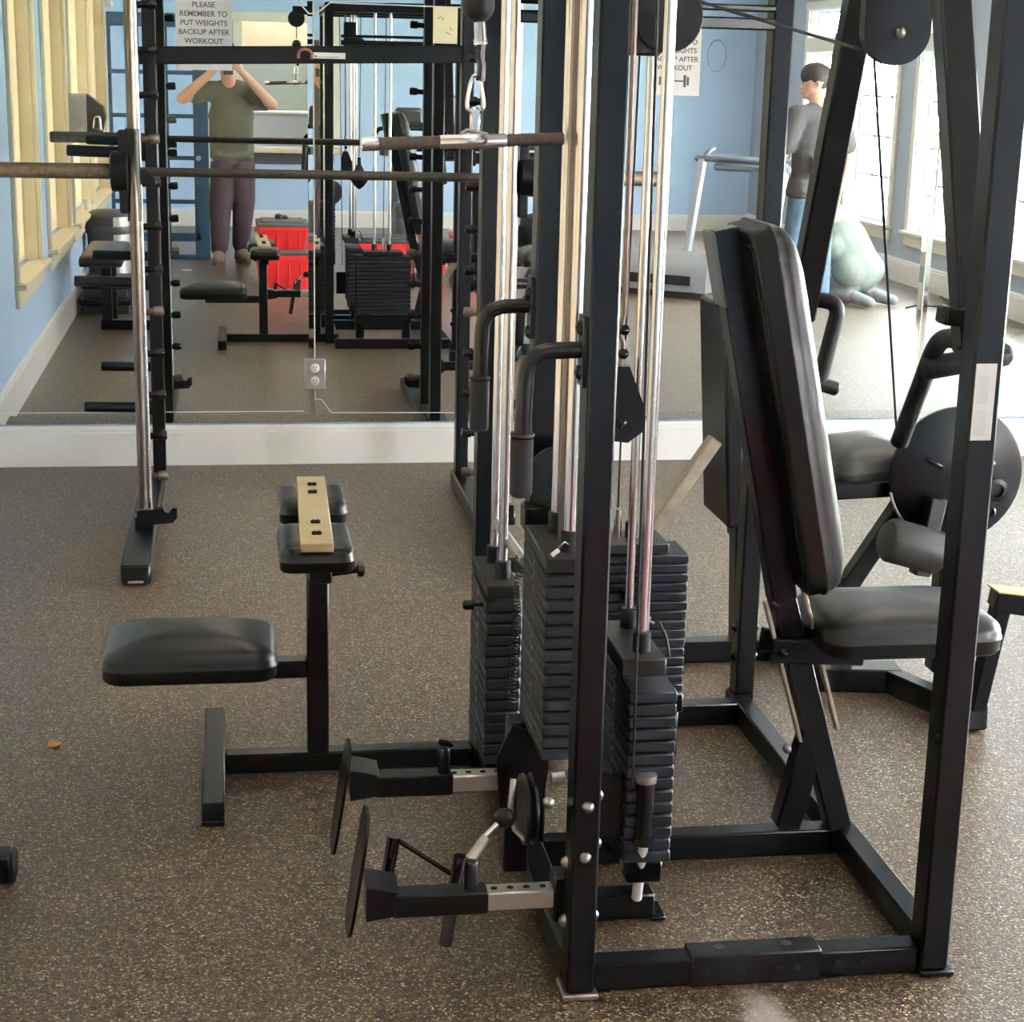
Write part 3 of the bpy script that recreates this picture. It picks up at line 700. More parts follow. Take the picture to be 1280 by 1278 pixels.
# row cable, ball stop and short chain above the lat bar
G().cyl((.424, 3.10, 1.93), (.424, 3.10, 1.78), .003, n=8).obj('steel_cable', RUBBER, gy)
bs = G().ball((.424, 3.10, 1.742), .0285, (1, 1, 1.1), 20, 12).obj('ball_stop', RUBBER, gy)
G().lathe((.427, 3.10, 1.716), (.05, 0, -1), [(.009, 0), (.0105, .003), (.0105, .030), (.012, .032), (.012, .040)], 14).obj('cable_ferrule', CHROME, bs)
g = G(); g.tube([(.430, 3.10, 1.676), (.428, 3.10, 1.655), (.432, 3.10, 1.64), (.43, 3.10, 1.615)], .008, 8); g.obj('swivel_link', BLACK2, bs)
G().bar((.40, 3.10, 1.95), (.58, 3.10, 1.95), .05, .05).obj('pulley_arm', BLACK, gy)
G().lathe((.424, 3.088, 1.90), (0, 1, 0), [(.02, 0), (.05, .002), (.052, .006), (.046, .012), (.052, .018), (.05, .022), (.02, .024)], 28).obj('arm_pulley', BLACK, gy)
# bell-shaped pull handle of the rear cable
G().cyl((.765, 3.93, 1.93), (.757, 3.93, 1.09), .0025, n=8).obj('steel_cable', RUBBER, gy)
G().lathe((.757, 3.93, 1.10), (0, 0, -1), [(.010, 0), (.012, .04), (.034, .085), (.052, .115), (.052, .135), (.03, .165), (.006, .185)], 20).obj('cable_bell_stop', BLACK2, gy)
# ------------------------------------------------------------------ pulldown bench
G().bar((-.058, 3.645, .0315), (-.058, 4.245, .0315), .050, .048).obj('bench_foot', BLACK, gy)
for y in (3.650, 4.24): G().box((-.058, y, .007), (.05, .014, .014), bev=.003).obj('rubber_foot', RUBBER, gy)
G().bar((-.032, 3.945, .030), (.553, 3.945, .030), .048, .048).obj('bench_beam', BLACK, gy)
bp_ = G().bar((.186, 3.945, .054), (.186, 3.945, .520), .050, .056, (0, 1, 0), .004).obj('bench_post', BLACK, gy)
G().bar((-.155, 3.945, .262), (.161, 3.945, .262), .05, .042).obj('seat_arm', BLACK, gy)
G().pad((-.106, 3.945, .311), (.390, .285, .074), r=.045, puff=.022).obj('bench_seat', VINYL, gy, ang=60)
g = G(); g.bar((.186, 3.775, .530), (.186, 4.38, .530), .05, .034); th = g.obj('thigh_bracket', BLACK, gy)
for yc in (3.885, 4.295):
    g = G(); M_ = Matrix.Rotation(0, 3, 'Z')
    g.pad((.179 if yc < 4 else .190, yc, .570), (.166, .255 if yc < 4 else .22, .056), r=.030, puff=.006); g.obj('thigh_pad', VINYL, gy, ang=60)
wb = G().box((.183, 4.045, .612), (.072, .65, .020), Matrix.Rotation(math.radians(-1.3), 3, 'Z'), bev=.002).obj('wood_board', WOOD, gy, label='bare pine board bolted over the thigh pads')
for y in (3.80, 3.90, 4.19, 4.27):
    g = G()
    for dx in (-.004, .006): g.lathe((.183+(y-4.045)*.022+dx, y, .622), (0, 0, 1), [(.0065, 0), (.0065, .006), (.003, .008)], 8)
    g.obj('screw_head', DARK, wb)
G().cyl((.21, 3.83, .522), (.272, 3.83, .530), .008, n=12).obj('adjuster_stem', BLACK, th)
G().lathe((.270, 3.83, .530), (1, 0, 0), [(.008, 0), (.018, .002), (.018, .014), (.012, .018)], 8).obj('adjuster_knob', BLACK2, th)
dome(.189, 3.7705, .575, (0, -1, 0), th, .009)
# ------------------------------------------------------------------ foot levers
for i, (ay, az, x_in) in enumerate(((2.905, .170, .572), (3.335, .218, .552))):
    lv = G().bar((.412 if i else .44, ay, az), (x_in, ay, az), .040, .036, bev=.003).obj('perforated_arm', STEEL, gy, label='bright zinc tube with adjustment holes')
    for k in range(4):
        x = (.455 if i == 0 else .434) + .03*k
        G().cyl((x, ay, az+.0178), (x, ay, az+.0190), .0062, n=14).obj('adjustment_hole', DARK, lv, smooth=False)
    sl = G().bar((.272, ay, az), (.442 if i == 0 else .430, ay, az), .047, .043, bev=.003).obj('lever_sleeve', BLACK, gy)
    zc = .225 if i == 0 else .185
    # tapered bracket between sleeve and foot plate
    g = G()
    g.prism([(.0, -.03), (.06, -.0215), (.06, .0215), (.03, .03), (.0, .035)], (0, 1, 0), .085, (.222, ay+.03, az), (1, 0, 0), (0, 0, 1)); g.obj('plate_bracket', BLACK, gy)
    g = G(); M_ = Matrix.Rotation(math.radians(8.5 if i == 0 else 8.5), 3, 'Y')
    pts = []
    for k in range(28):
        a = 2*PI*k/28
        pts.append((.058*math.copysign(abs(math.cos(a))**.55, math.cos(a)), .120*math.copysign(abs(math.sin(a))**.6, math.sin(a))))
    g.prism(pts, M_ @ Vector((1, 0, 0)), .006, (.208 if i == 0 else .204, ay+.02, zc), Vector((0, 1, 0)), M_ @ Vector((0, 0, 1))); g.obj('foot_board', BLACK2, gy)
    kx = .413
    G().lathe((kx, ay, az+.02), (0, 0, 1), [(.013, 0), (.013, .05), (.011, .054)], 14).obj('spring_plunger', BLACK2, gy)
    if i == 1: G().bar((kx-.012, ay, az+.088), (kx+.020, ay, az+.078), .012, .012, bev=.003).obj('plunger_handle', BLACK, gy)
# chrome heel tubes and links
G().cyl((.268, 3.02, .152), (.283, 3.02, .247), .0125, n=18).obj('heel_tube', DKCHROME, gy)
G().cyl((.377, 2.98, .040), (.404, 2.99, .215), .0125, n=18).obj('heel_tube', DKCHROME, gy)
G().cyl((.290, 3.02, .238), (.394, 3.0, .170), .0045, n=12).obj('heel_brace', BLACK2, gy)
G().cyl((.413, 2.93, .235), (.446, 2.95, .268), .010, n=14).obj('link_rod', DULLST, gy)
G().cyl((.440, 2.95, .266), (.468, 2.96, .289), .006, n=14).obj('link_rod', CHROME, gy)
G().ball((.482, 2.97, .296), .019, (1.1, 1, 1), 14, 10).obj('link_boot', RUBBER, gy)
g = G(); g.prism([(-.02, -.05), (.06, -.05), (.075, .06), (.05, .13), (.0, .15), (-.03, .08)], (0, 1, 0), .012, (.530, 3.20, .240), (1, 0, 0), (0, 0, 1)); g.obj('lever_plate', BLACK, gy)
G().lathe((.520, 3.02, .290), (1, 0, 0), [(.02, 0), (.066, .002), (.068, .008), (.060, .014), (.068, .020), (.066, .026), (.02, .028)], 30).obj('lever_pulley', BLACK, gy)
g = G(); g.tube([(.502, 3.0, .36), (.496, 2.99, .31), (.505, 2.985, .265), (.525, 2.985, .245)], .006, 8); g.obj('lever_strap', STEEL, gy)
G().cyl((.575, 3.01, .355), (.60, 3.01, .358), .014, n=14).obj('lever_spacer', STEEL, gy)
G().bar((.548, 3.25, .06), (.553, 3.25, .385), .05, .05, (0, 1, 0)).obj('lever_upright', BLACK, gy)
dome(.562, 2.965, .325, (0, -1, .2), gy, .012)
G().box((.577, 2.905, .170), (.03, .05, .09), bev=.004).obj('lever_hinge', BLACK, gy)
G().box((.556, 3.335, .218), (.03, .05, .12), bev=.004).obj('lever_hinge', BLACK, gy)
# damper cylinder beside the front-right stack
g = G(); g.box((.716, 3.085, .258), (.09, .02, .14), bev=.003); g.obj('damper_plate', BLACK, gy)
dp = G().lathe((.767, 3.05, .340), (0, 0, -1), [(.012, 0), (.0205, .001), (.0205, .016), (.018, .018), (.018, .128), (.0215, .13), (.0215, .145)], 22).obj('damper_cylinder', BLACK2, gy)
G().lathe((.767, 3.05, .3405), (0, 0, 1), [(.0205, -.018), (.0212, -.016), (.0212, -.002), (.015, .001), (.006, .0015)], 22).obj('damper_cap', STEEL, dp)
G().cyl((.767, 3.05, .195), (.771, 3.10, .055), .0105, n=16).obj('damper_rod', WHITEP, dp, label='pale worn damper rod')
# ------------------------------------------------------------------ chest press station
T0, Tm, T1 = Vector((1.285, 3.39, .055)), Vector((1.126, 3.39, .575)), Vector((.958, 3.39, 1.342))
ud = (Tm-T0).normalized()
G().bar(T0, Tm+ud*.02, .052, .052, (1, 0, 0), .004).obj('post_tube', BLACK, gy)
nrm0 = Vector((ud.z, 0, -ud.x)); ud0 = ud
ud = (T1-Tm).normalized()
back = G().bar(Tm, T1, .056, .054, (1, 0, 0), .004).obj('back_tube', BLACK, gy)
nrm = Vector((0, 1, 0)).cross(ud).normalized()
if nrm.x < 0: nrm = -nrm
M_ = Matrix((Vector((0, 1, 0)), ud, nrm)).transposed()
if M_.determinant() < 0: M_ = Matrix((Vector((0, -1, 0)), ud, nrm)).transposed()
pc = Tm + ud*.402 + nrm*.071
G().pad(pc, (.255, .76, .090), M_, r=.055, puff=.014).obj('backrest_pad', VINYL, gy, ang=60)
G().box(pc - nrm*.0435, (.20, .70, .008), M_, .002).obj('backrest_board', BLACK, gy)
G().box(T1 - ud*.075 - nrm*.030, (.075, .15, .008), M_, .002).obj('tube_lit_face', GREYM, gy)  # grey colour stands in for light on the black tube's rear face
# gusset at the foot of the back tube
g = G(); g.bar((1.165, 3.39, .062), (1.215, 3.39, .285), .05, .055, (1, 0, 0)); g.obj('tube_gusset', BLACK, gy)
# seat slide
for off in (-.042, .042):
    g = G(); a_ = T0+ud0*.235+nrm0*off+Vector((0, -.03, 0)); b_ = T0+ud0*.56+nrm0*off+Vector((0, -.03, 0))
    g.bar(a_, b_, .020, .007, nrm0, .001); g.obj('slide_strap', TANST, gy)
sb_ = G().bar((1.098, 3.352, .475), (1.300, 3.352, .462), .022, .052).obj('seat_bracket', BLACK, gy)
G().bar((1.098, 3.428, .475), (1.300, 3.428, .462), .022, .052).obj('seat_bracket', BLACK, gy)
dome(1.120, 3.3405, .474, (0, -1, 0), sb_, .012, BLACK2); dome(1.147, 3.35, .255, (-1, -.5, 0), gy, .011)
dome(1.105, 3.36, .57, (-1, -.5, 0), gy, .012, BLACK2)
G().bar((1.21, 3.39, .464), (1.54, 3.39, .464), .07, .036).obj('seat_rail', BLACK, gy)
G().pad((1.378, 3.39, .520), (.385, .29, .074), r=.05, puff=.018).obj('press_seat', VINYL, gy, ang=60)
# swinging yoke
for sg, bot in ((-1, 1.17), (1, 1.09)):
    a_ = Vector((1.300, 3.41+sg*.155, 2.02)); b_ = Vector((1.300, 3.41+sg*(.155+(2.02-bot)*.375), bot))
    yk = G().bar(a_, b_, .050, .062, (1, 0, 0), .005).obj('yoke_arm', BLACK, gy)
    if sg < 0:
        G().bar((1.240, b_.y+.015, 1.232), (1.325, b_.y+.015, 1.225), .05, .032).obj('yoke_stub', BLACK, yk)
        G().tube([(1.335, 2.975, 1.178), (1.335, 3.178, 1.158), (1.335, 3.335, .918)], .0185, 16, fillet=.05, steps=8).obj('press_handle', RUBBER, yk)
        G().lathe((1.318, 3.20, 1.092), (.95, .02, .16), [(.020, 0), (.023, .004), (.023, .17), (.017, .178)], 18).obj('side_grip', RUBBER, yk)
    else:
        G().tube([(1.315, b_.y-.01, 1.138), (1.385, b_.y-.03, 1.130), (1.350, b_.y-.015, .925)], .0185, 16, fillet=.05, steps=8).obj('press_handle', RUBBER, yk)
        G().lathe((1.335, b_.y-.02, .945), (.9, 0, -.28), [(.017, 0), (.017, .06), (.012, .066)], 16).obj('side_grip', RUBBER, yk)
G().bar((1.30, 3.23, 2.03), (1.30, 3.59, 2.03), .06, .06).obj('yoke_pivot', BLACK, gy)
g = G()
pp = [(.068*math.cos(a), .068*math.sin(a)) for a in [PI+PI*k/18 for k in range(19)]] + [(.068, .20), (-.068, .20)]
g.prism(pp, (0, 1, 0), .03, (1.286, 3.40, 1.728), (1, 0, 0), (0, 0, 1)); yp = g.obj('yoke_pulley_cover', BLACK, gy)
dome(1.290, 3.385, 1.722, (0, -1, 0), yp, .012)
# ================================================================== leg extension machine
le = thing('leg_extension_machine', 'black leg extension machine with a round cam disc behind the press seat', 'weight machine', (1.6, 4.5, 0))
G().bar((1.22, 4.655, .031), (1.60, 4.655, .031), .06, .062).obj('base_beam', BLACK, le)
G().bar((1.575, 4.40, .033), (1.80, 4.37, .033), .085, .066).obj('base_block', BLACK, le)
G().bar((1.765, 4.36, .033), (1.885, 4.055, .033), .05, .062).obj('base_foot', BLACK, le)
G().box((1.885, 4.045, .038), (.06, .03, .07), bev=.005).obj('foot_cap', RUBBER, le)
G().bar((1.59, 4.655, .031), (1.66, 4.40, .031), .05, .06).obj('base_link', BLACK, le)
G().bar((1.445, 4.70, .03), (1.40, 4.70, 1.02), .055, .07, (0, 1, 0)).obj('back_post', BLACK, le)
G().box((1.352, 4.70, .72), (.05, .26, .62), Matrix.Rotation(math.radians(-4), 3, 'Y'), .008).obj('back_pad', BLACK, le)
G().box((1.392, 4.66, .66), (.05, .10, .60), Matrix.Rotation(math.radians(-4), 3, 'Y'), .006).obj('pad_channel', BLACK, le)
for z in (.88, .60): G().lathe((1.405, 4.665, z), (0, -1, 0), [(.008, 0), (.008, .004), (.004, .006)], 10).obj('bolt', BOLT, le)
G().bar((1.315, 4.62, .655), (1.135, 4.62, .385), .035, .05, (0, 1, 0)).obj('diagonal_brace', TANST, le, label='bare grey flat brace')
G().pad((1.735, 4.61, .600), (.23, .32, .085), Matrix.Rotation(math.radians(-6), 3, 'Y'), r=.045, puff=.02).obj('leg_seat', mat('grey_vinyl', (.06, .06, .055), .35, bump=.1, bscale=500), le, ang=60)
G().bar((1.60, 4.46, .545), (1.86, 4.46, .555), .06, .045).obj('seat_frame', BLACK, le)
G().bar((1.835, 4.45, .555), (1.665, 4.45, .28), .05, .05, (0, 1, 0)).obj('seat_strut', BLACK, le)
G().bar((1.665, 4.45, .30), (1.655, 4.43, .06), .05, .05, (0, 1, 0)).obj('seat_leg', BLACK, le)
dc = G().lathe((1.925, 4.40, .600), (0, -1, 0), [(.02, 0), (.183, .001), (.187, .004), (.187, .014), (.181, .018), (.05, .019), (.02, .024)], 44).obj('cam_disc', BLACK, le)
g = G(); g.tube([(1.925+.189*math.cos(a), 4.386, .600+.189*math.sin(a)) for a in [PI*(1.08+.42*k/12) for k in range(13)]], .004, 8); g.obj('cam_rim_scale', STEEL, dc)
G().box((1.855, 4.374, .635), (.06, .012, .014), Matrix.Rotation(.5, 3, 'Y'), .004).obj('cam_handle', BLACK2, dc)
for r_, (dx, dz) in ((.032, (.110, -.04)), (.016, (.085, .03)), (.014, (.10, -.10))): G().lathe((1.925+dx, 4.377, .600+dz), (0, -1, 0), [(r_, 0), (r_, .012), (r_*.6, .016), (r_*.5, .008)], 18).obj('cam_hub', BLACK2, dc)
G().bar((1.94, 4.43, .03), (1.94, 4.43, .60), .06, .06, (0, 1, 0)).obj('cam_post', BLACK, le)
G().bar((1.855, 4.34, .55), (1.815, 4.32, .34), .045, .05, (0, 1, 0)).obj('leg_lever', BLACK, le)
G().lathe((1.865, 4.32, .400), (-1, -.10, .30), [(.052, 0), (.060, .008), (.060, .15), (.05, .165), (.02, .17)], 24).obj('ankle_roller', mat('roller_foam', (.035, .035, .033), .5), le)
G().box((1.862, 4.10, .16), (.016, .03, .26), bev=.003).obj('lever_scale', STEEL, le)
ya = G().bar((1.87, 3.98, .378), (1.985, 3.96, .362), .075, .05).obj('counter_arm', BLACK, le)
G().box((1.93, 3.97, .3975), (.13, .07, .004), Matrix.Rotation(.125, 3, 'Y')).obj('counter_arm_face', mat('yellow_worn', (.60, .46, .16), .5), ya, smooth=False)
G().bar((1.90, 3.99, .36), (1.885, 4.05, .06), .04, .05, (0, 1, 0)).obj('counter_leg', BLACK, le)

# ================================================================== things seen only in the mirror
def tote(x0, x1, y0, y1, z0, h, label, lid=GLID, group='red storage totes behind the camera', lidh=.035):
    c = Vector(((x0+x1)/2, (y0+y1)/2, z0)); w_, d_ = x1-x0, y1-y0
    r_ = thing('storage_tote', label, 'storage box', c, group)
    g = G(); hx, hy = w_/2, d_/2; tp = .9; t_ = .006
    rings = []
    for (f, z, ins) in ((tp, 0, 0), (1.0, h*.86, 0), (1.035, h*.86, 0), (1.035, h, 0), (.985, h, 0), (tp-.03, .01, 0)):
        rings.append([g.bm.verts.new(c+Vector((sx_*hx*f*k1_, sy_*hy*f*k2_, z))) for sx_, sy_, k1_, k2_ in ((1, 1, .92, 1), (1, 1, 1, .92), (1, -1, 1, .92), (1, -1, .92, 1), (-1, -1, .92, 1), (-1, -1, 1, .92), (-1, 1, 1, .92), (-1, 1, .92, 1))])
    for a, b2 in zip(rings, rings[1:]):
        for k in range(8): g.bm.faces.new((a[k], a[(k+1) % 8], b2[(k+1) % 8], b2[k]))
    g.bm.faces.new(rings[0]); g.bm.faces.new(rings[-1])
    tub = g.obj('tub', RED, r_, ang=30)
    for s_ in (-1, 1):
        for k in range(4):
            G().box(c+Vector((w_*(-.33+.22*k), s_*(hy*.955), h*.44)), (.014, .012, h*.72), Matrix.Rotation(s_*-.05, 3, 'X'), .002).obj('rib', RED, tub)
    for s_ in (-1, 1): G().box(c+Vector((s_*(hx*1.05), 0, h*.80)), (.02, d_*.3, .03), bev=.005).obj('handle', RED, tub)
    if lid is not None:
        g = G(); g.box(c+Vector((0, 0, h+lidh*.35)), (w_*1.05, d_*1.05, lidh*.7), bev=.008); g.box(c+Vector((0, 0, h+lidh*.8)), (w_*.86, d_*.82, lidh*.6), bev=.008)
        g.obj('lid', lid, r_)
    return r_
tote(.185, .575, .92, 1.42, 0, .255, 'large red tote with grey lid under the smaller red tote')
tote(.195, .565, .94, 1.40, .293, .165, 'smaller red tote with grey lid stacked on top of another')
tote(.93, 1.36, .86, 1.30, 0, .335, 'red tote with a dark lid behind the weight stacks', lid=MACHD)
tote(1.43, 1.60, .95, 1.35, 0, .37, 'narrow open red tote between two other totes', lid=None)
tote(1.66, 1.98, .88, 1.28, 0, .205, 'low red tote with white lid, lower one of the right pair', lid=WHITEP)
tote(1.67, 1.97, .90, 1.26, .243, .15, 'red tote with white lid on top of the right pair', lid=WHITEP)
# crumpled rag on the stacked tote
g = G()
for k in range(7): g.ball((.37+.03*math.cos(k*2.1), 1.12+.03*math.sin(k*1.7), .505+.006*(k % 3)), .022, (1.3, 1, .8), 10, 8)
g.obj('work_glove', MACHD, label='crumpled dark work glove lying on the stacked red tote', cat='glove')
# blue steel ladder rack behind the photographer
rk = thing('steel_rack', 'dark blue steel ladder rack standing behind the photographer', 'rack', (-.55, -.66, 0))
for x in (-.96, -.507): G().bar((x, -.66, 0), (x, -.66, 2.0), .03, .03, (0, 1, 0)).obj('rack_post', STEELBLUE, rk)
G().bar((-.232, -.66, 0), (-.232, -.66, 2.0), .122, .06, (0, 1, 0)).obj('rack_column', STEELBLUE, rk)
G().bar((-.96, -.66, 1.945), (-.19, -.66, 1.945), .06, .11).obj('top_rail', STEELBLUE, rk)
for z in (1.53, 1.18, .84, .48): G().bar((-.96, -.645, z), (-.24, -.645, z), .03, .034).obj('rung', STEELBLUE, rk)
G().bar((-.96, -.66, .185), (-.24, -.66, .185), .06, .07).obj('lower_rail', STEELBLUE, rk)
G().bar((-.96, -.66, .02), (-.20, -.66, .02), .08, .04).obj('base_rail', STEELBLUE, rk)
G().lathe((-.255, -.625, .84), (0, 1, 0), [(.010, 0), (.022, .001), (.022, .008), (.010, .009)], 18).obj('ring_bolt', STEEL, rk)
# black bin with a silver band by the left windows
bn = thing('trash_bin', 'black round trash bin with a silver panel under the left window', 'bin', (-.845, 1.75, 0))
G().lathe((-.845, 1.75, 0), (0, 0, 1), [(.13, 0), (.145, .01), (.155, .54), (.158, .56), (.150, .575), (.11, .60), (.02, .602)], 32).obj('bin_body', MACHD, bn)
g = G(); pts = [(.1605*math.cos(a), .1605*math.sin(a)) for a in [math.radians(-20+k*6) for k in range(17)]]
g.prism(pts + [(p[0]*.985, p[1]*.985) for p in pts[::-1]], (0, 0, 1), .50, (-.845, 1.75, .31), (1, 0, 0), (0, 1, 0)); g.obj('silver_panel', STEEL, bn)
G().lathe((-.845, 1.75, .44), (0, 0, 1), [(.162, 0), (.164, .004), (.164, .05), (.162, .054)], 32).obj('bin_band', MACHD, bn)
# aerobic steps stacked on the floor by the left wall
for k, (w_, z0, lab) in enumerate(((.34, 0, 'black aerobic step at the bottom of the stack by the left baseboard'), (.31, .105, 'black aerobic step on top of the stack by the left baseboard'))):
    s_ = thing('aerobic_step', lab, 'step', (-.82, 2.45, z0), 'aerobic steps')
    g = G(); g.box((-.82, 2.45, z0+.08), (w_, .62-.06*k, .04), bev=.012); g.obj('platform', RUBBER, s_)
    for dy in (-.22, .22): G().box((-.82, 2.45+dy, z0+.03), (w_*.9, .12, .06), bev=.008).obj('foot', MACHD, s_)
# wall dispenser between the left windows
ds = thing('wall_dispenser', 'grey wall dispenser with dark clear front between the left windows', 'dispenser', (XL, 2.74, 1.29))
G().box((XL+.065, 2.74, 1.285), (.13, .20, .25), bev=.012).obj('housing', MACH, ds)
g = G(); g.prism([(0, -.125), (.085, -.125), (.115, -.02), (.10, .05), (.0, .125)], (0, 1, 0), .15, (XL+.13, 2.74, 1.285), (1, 0, 0), (0, 0, 1)); g.obj('front_cover', MACHD, ds)
G().tube([(XL+.17, 2.83, 1.20), (XL+.18, 2.835, 1.27), (XL+.21, 2.84, 1.275), (XL+.215, 2.84, 1.19)], .008, 8, fillet=.02).obj('spout', CHROME, ds)
# paper cup on the sill
cp = thing('paper_cup', 'white paper cup on the left window sill', 'cup', (XL+.018, 1.55, LZ[0]+.001))
G().lathe((XL+.018, 1.55, LZ[0]+.001), (0, 0, 1), [(.020, 0), (.028, .075), (.030, .077), (.0275, .077), (.019, .004)], 20).obj('cup_wall', WHITEP, cp)
# exit sign above the left windows
ex = thing('exit_sign', 'white illuminated sign box with a red face on the left wall', 'sign', (XL, -1.25, 2.15))
G().box((XL+.03, -1.25, 2.15), (.06, .32, .20), bev=.008).obj('sign_box', WHITEP, ex)
G().box((XL+.061, -1.25, 2.16), (.003, .24, .11)).obj('sign_face', EXITR, ex, smooth=False)
# treadmill by the windows
TD = Vector((.60, -.80, 0)).normalized(); TS = Vector((-TD.y, TD.x, 0)); T_0 = Vector((3.16, 1.72, 0))
tm = thing('treadmill', 'silver treadmill with grey motor hood standing by the windows', 'treadmill', T_0)
MT = Matrix((TS, TD, Vector((0, 0, 1)))).transposed()
def tp_(s_, l_, z): return T_0 + TS*s_ + TD*l_ + Vector((0, 0, z))
g = G(); g.prism([(-.02, .05), (.42, .05), (.42, .20), (.30, .30), (.12, .34), (.0, .25), (-.03, .14)], TS, .74, T_0, TD, Vector((0, 0, 1))); g.obj('motor_hood', MACH, tm)
G().box(tp_(0, .20, .025), (.70, .36, .05), MT, .006).obj('hood_base', MACHD, tm)
g = G(); g.prism([(-.035, .10), (-.03, .17), (-.028, .17), (-.033, .10)], TS, .5, T_0, TD, Vector((0, 0, 1))); g.obj('hood_vent', DARK, tm)
G().box(tp_(0, 1.10, .15), (.50, 1.40, .03), MT, .006).obj('running_belt', RUBBER, tm)
for s_ in (-1, 1):
    G().box(tp_(s_*.31, 1.10, .145), (.10, 1.42, .06), MT, .010).obj('side_rail', MACH, tm)
    G().box(tp_(s_*.30, 1.76, .06), (.06, .08, .12), MT, .010).obj('rear_foot', RUBBER, tm)
    G().bar(tp_(s_*.36, 1.35, .12), tp_(s_*.36, 1.62, .93), .05, .08, TD).obj('upright', MACH, tm)
    G().tube([tp_(s_*.36, 1.62, .93), tp_(s_*.36, 1.74, 1.0), tp_(s_*.36, 1.86, 1.02)], .02, 10, fillet=.06).obj('handrail', MACHD, tm)
g = G(); g.box(tp_(0, 1.66, .945), (.86, .14, .05), MT, .02); g.box(tp_(.08, 1.62, .885), (.66, .10, .06), MT, .02); g.obj('console', MACHG, tm)
# exercise bike behind the totes
bk = thing('exercise_bike', 'black upright exercise bike behind the red totes', 'exercise bike', (1.32, .30, 0))
for y in (-.12, .72): G().bar((1.10, y, .03), (1.54, y, .03), .06, .05).obj('floor_bar', MACHD, bk)
G().bar((1.32, -.10, .06), (1.32, .70, .06), .07, .07).obj('spine', MACHD, bk)
G().lathe((1.27, .45, .33), (1, 0, 0), [(.05, 0), (.24, .01), (.25, .03), (.25, .07), (.24, .09), (.05, .10)], 30).obj('flywheel_shroud', MACHD, bk)
G().bar((1.32, .10, .08), (1.32, .02, .92), .06, .08, (0, 1, 0)).obj('seat_post', MACHD, bk)
g = G(); g.prism([(-.11, -.10), (.11, -.10), (.12, -.02), (.03, .15), (-.03, .15), (-.12, -.02)], (0, 0, 1), .06, (1.32, .04, .95), (1, 0, 0), (0, 1, 0)); g.obj('saddle', VINYL, bk)
G().bar((1.32, .55, .10), (1.36, .72, 1.12), .06, .08, (0, 1, 0)).obj('handlebar_post', MACHD, bk)
G().tube([(1.12, .52, 1.10), (1.14, .70, 1.16), (1.50, .70, 1.16), (1.52, .52, 1.10)], .017, 10, fillet=.06).obj('handlebar', RUBBER, bk)
G().box((1.36, .75, 1.24), (.20, .06, .16), Matrix.Rotation(-.4, 3, 'X'), .015).obj('console', MACHD, bk)
for s_ in (-1, 1): G().bar((1.32+s_*.06, .45, .33), (1.32+s_*.10, .45+s_*.15, .27), .02, .03).obj('crank', DULLST, bk); G().box((1.32+s_*.16, .45+s_*.16, .26), (.10, .08, .025), bev=.006).obj('pedal', RUBBER, bk)
# black ball
G().ball((2.70, -1.22, .185), .185, n=28, m=18).obj('medicine_ball', RUBBER, label='large black exercise ball on the floor near the back wall', cat='ball')
# wire loop hung on the back wall
g = G(); g.tube([(5.0+.10*math.cos(a), YB+.012, 1.80+.16*math.sin(a)) for a in [2*PI*k/24 for k in range(25)]], .004, 6); g.obj('cable_loop', DULLST, label='thin wire loop hung on the blue back wall', cat='cable')
# scraps on the floor and the tube end that enters at the left
g = G(); P_ = [(-.462, 4.150), (-.448, 4.138), (-.432, 4.150), (-.430, 4.170), (-.448, 4.182), (-.460, 4.170)]
vs_ = [(x, y, .004+.006*((i*7) % 3)/2) for i, (x, y) in enumerate(P_)] + [(-.446, 4.16, .014)]
vv = [(x, y, max(z-.004, .0005)) for x, y, z in vs_]
g._add(vs_+vv, [(i, (i+1) % 6, 6) for i in range(6)] + [(7+(i+1) % 6, 7+i, 13) for i in range(6)] + [(i, 7+i, 7+(i+1) % 6, (i+1) % 6) for i in range(6)])
g.obj('dry_leaf', LEAFD, label='small orange brown dry leaf on the floor left of the bench', cat='leaf')
G().box((-.35, .19, .003), (.07, .05, .004), Matrix.Rotation(.4, 3, 'Z'), .001).obj('paper_scrap', WHITEP, label='small white paper scrap on the floor near the boots', cat='paper')
bf = thing('bench_stand', 'black square tube foot of a bench entering at the left edge', 'bench', (-.62, 3.43, 0))
G().bar((-.80, 3.425, .034), (-.462, 3.425, .034), .06, .060).obj('foot_tube', BLACK, bf)
G().box((-.459, 3.425, .034), (.012, .056, .056), bev=.004).obj('end_cap', RUBBER, bf)
G().bar((-.76, 3.425, .06), (-.76, 3.425, .42), .06, .05, (0, 1, 0)).obj('bench_leg', BLACK, bf)
G().pad((-.77, 3.30, .46), (.25, 1.0, .07), r=.04, puff=.01).obj('bench_pad', VINYL, bf, ang=60)
G().bar((-.76, 3.44, .40), (-.76, 2.90, .40), .05, .05).obj('pad_rail', BLACK, bf)
G().bar((-.76, 2.92, .0), (-.76, 2.92, .40), .06, .05, (0, 1, 0)).obj('bench_leg', BLACK, bf)
# power cords on the floor by the right wall
g = G(); g.tube([(4.85, 2.35, .006), (5.0, 2.2, .006), (5.15, 2.3, .006), (5.3, 2.05, .006), (5.38, 1.7, .006)], .006, 8, fillet=.05); g.obj('power_cord', RUBBER, label='black power cord on the floor beside the kneeling person', cat='cord')
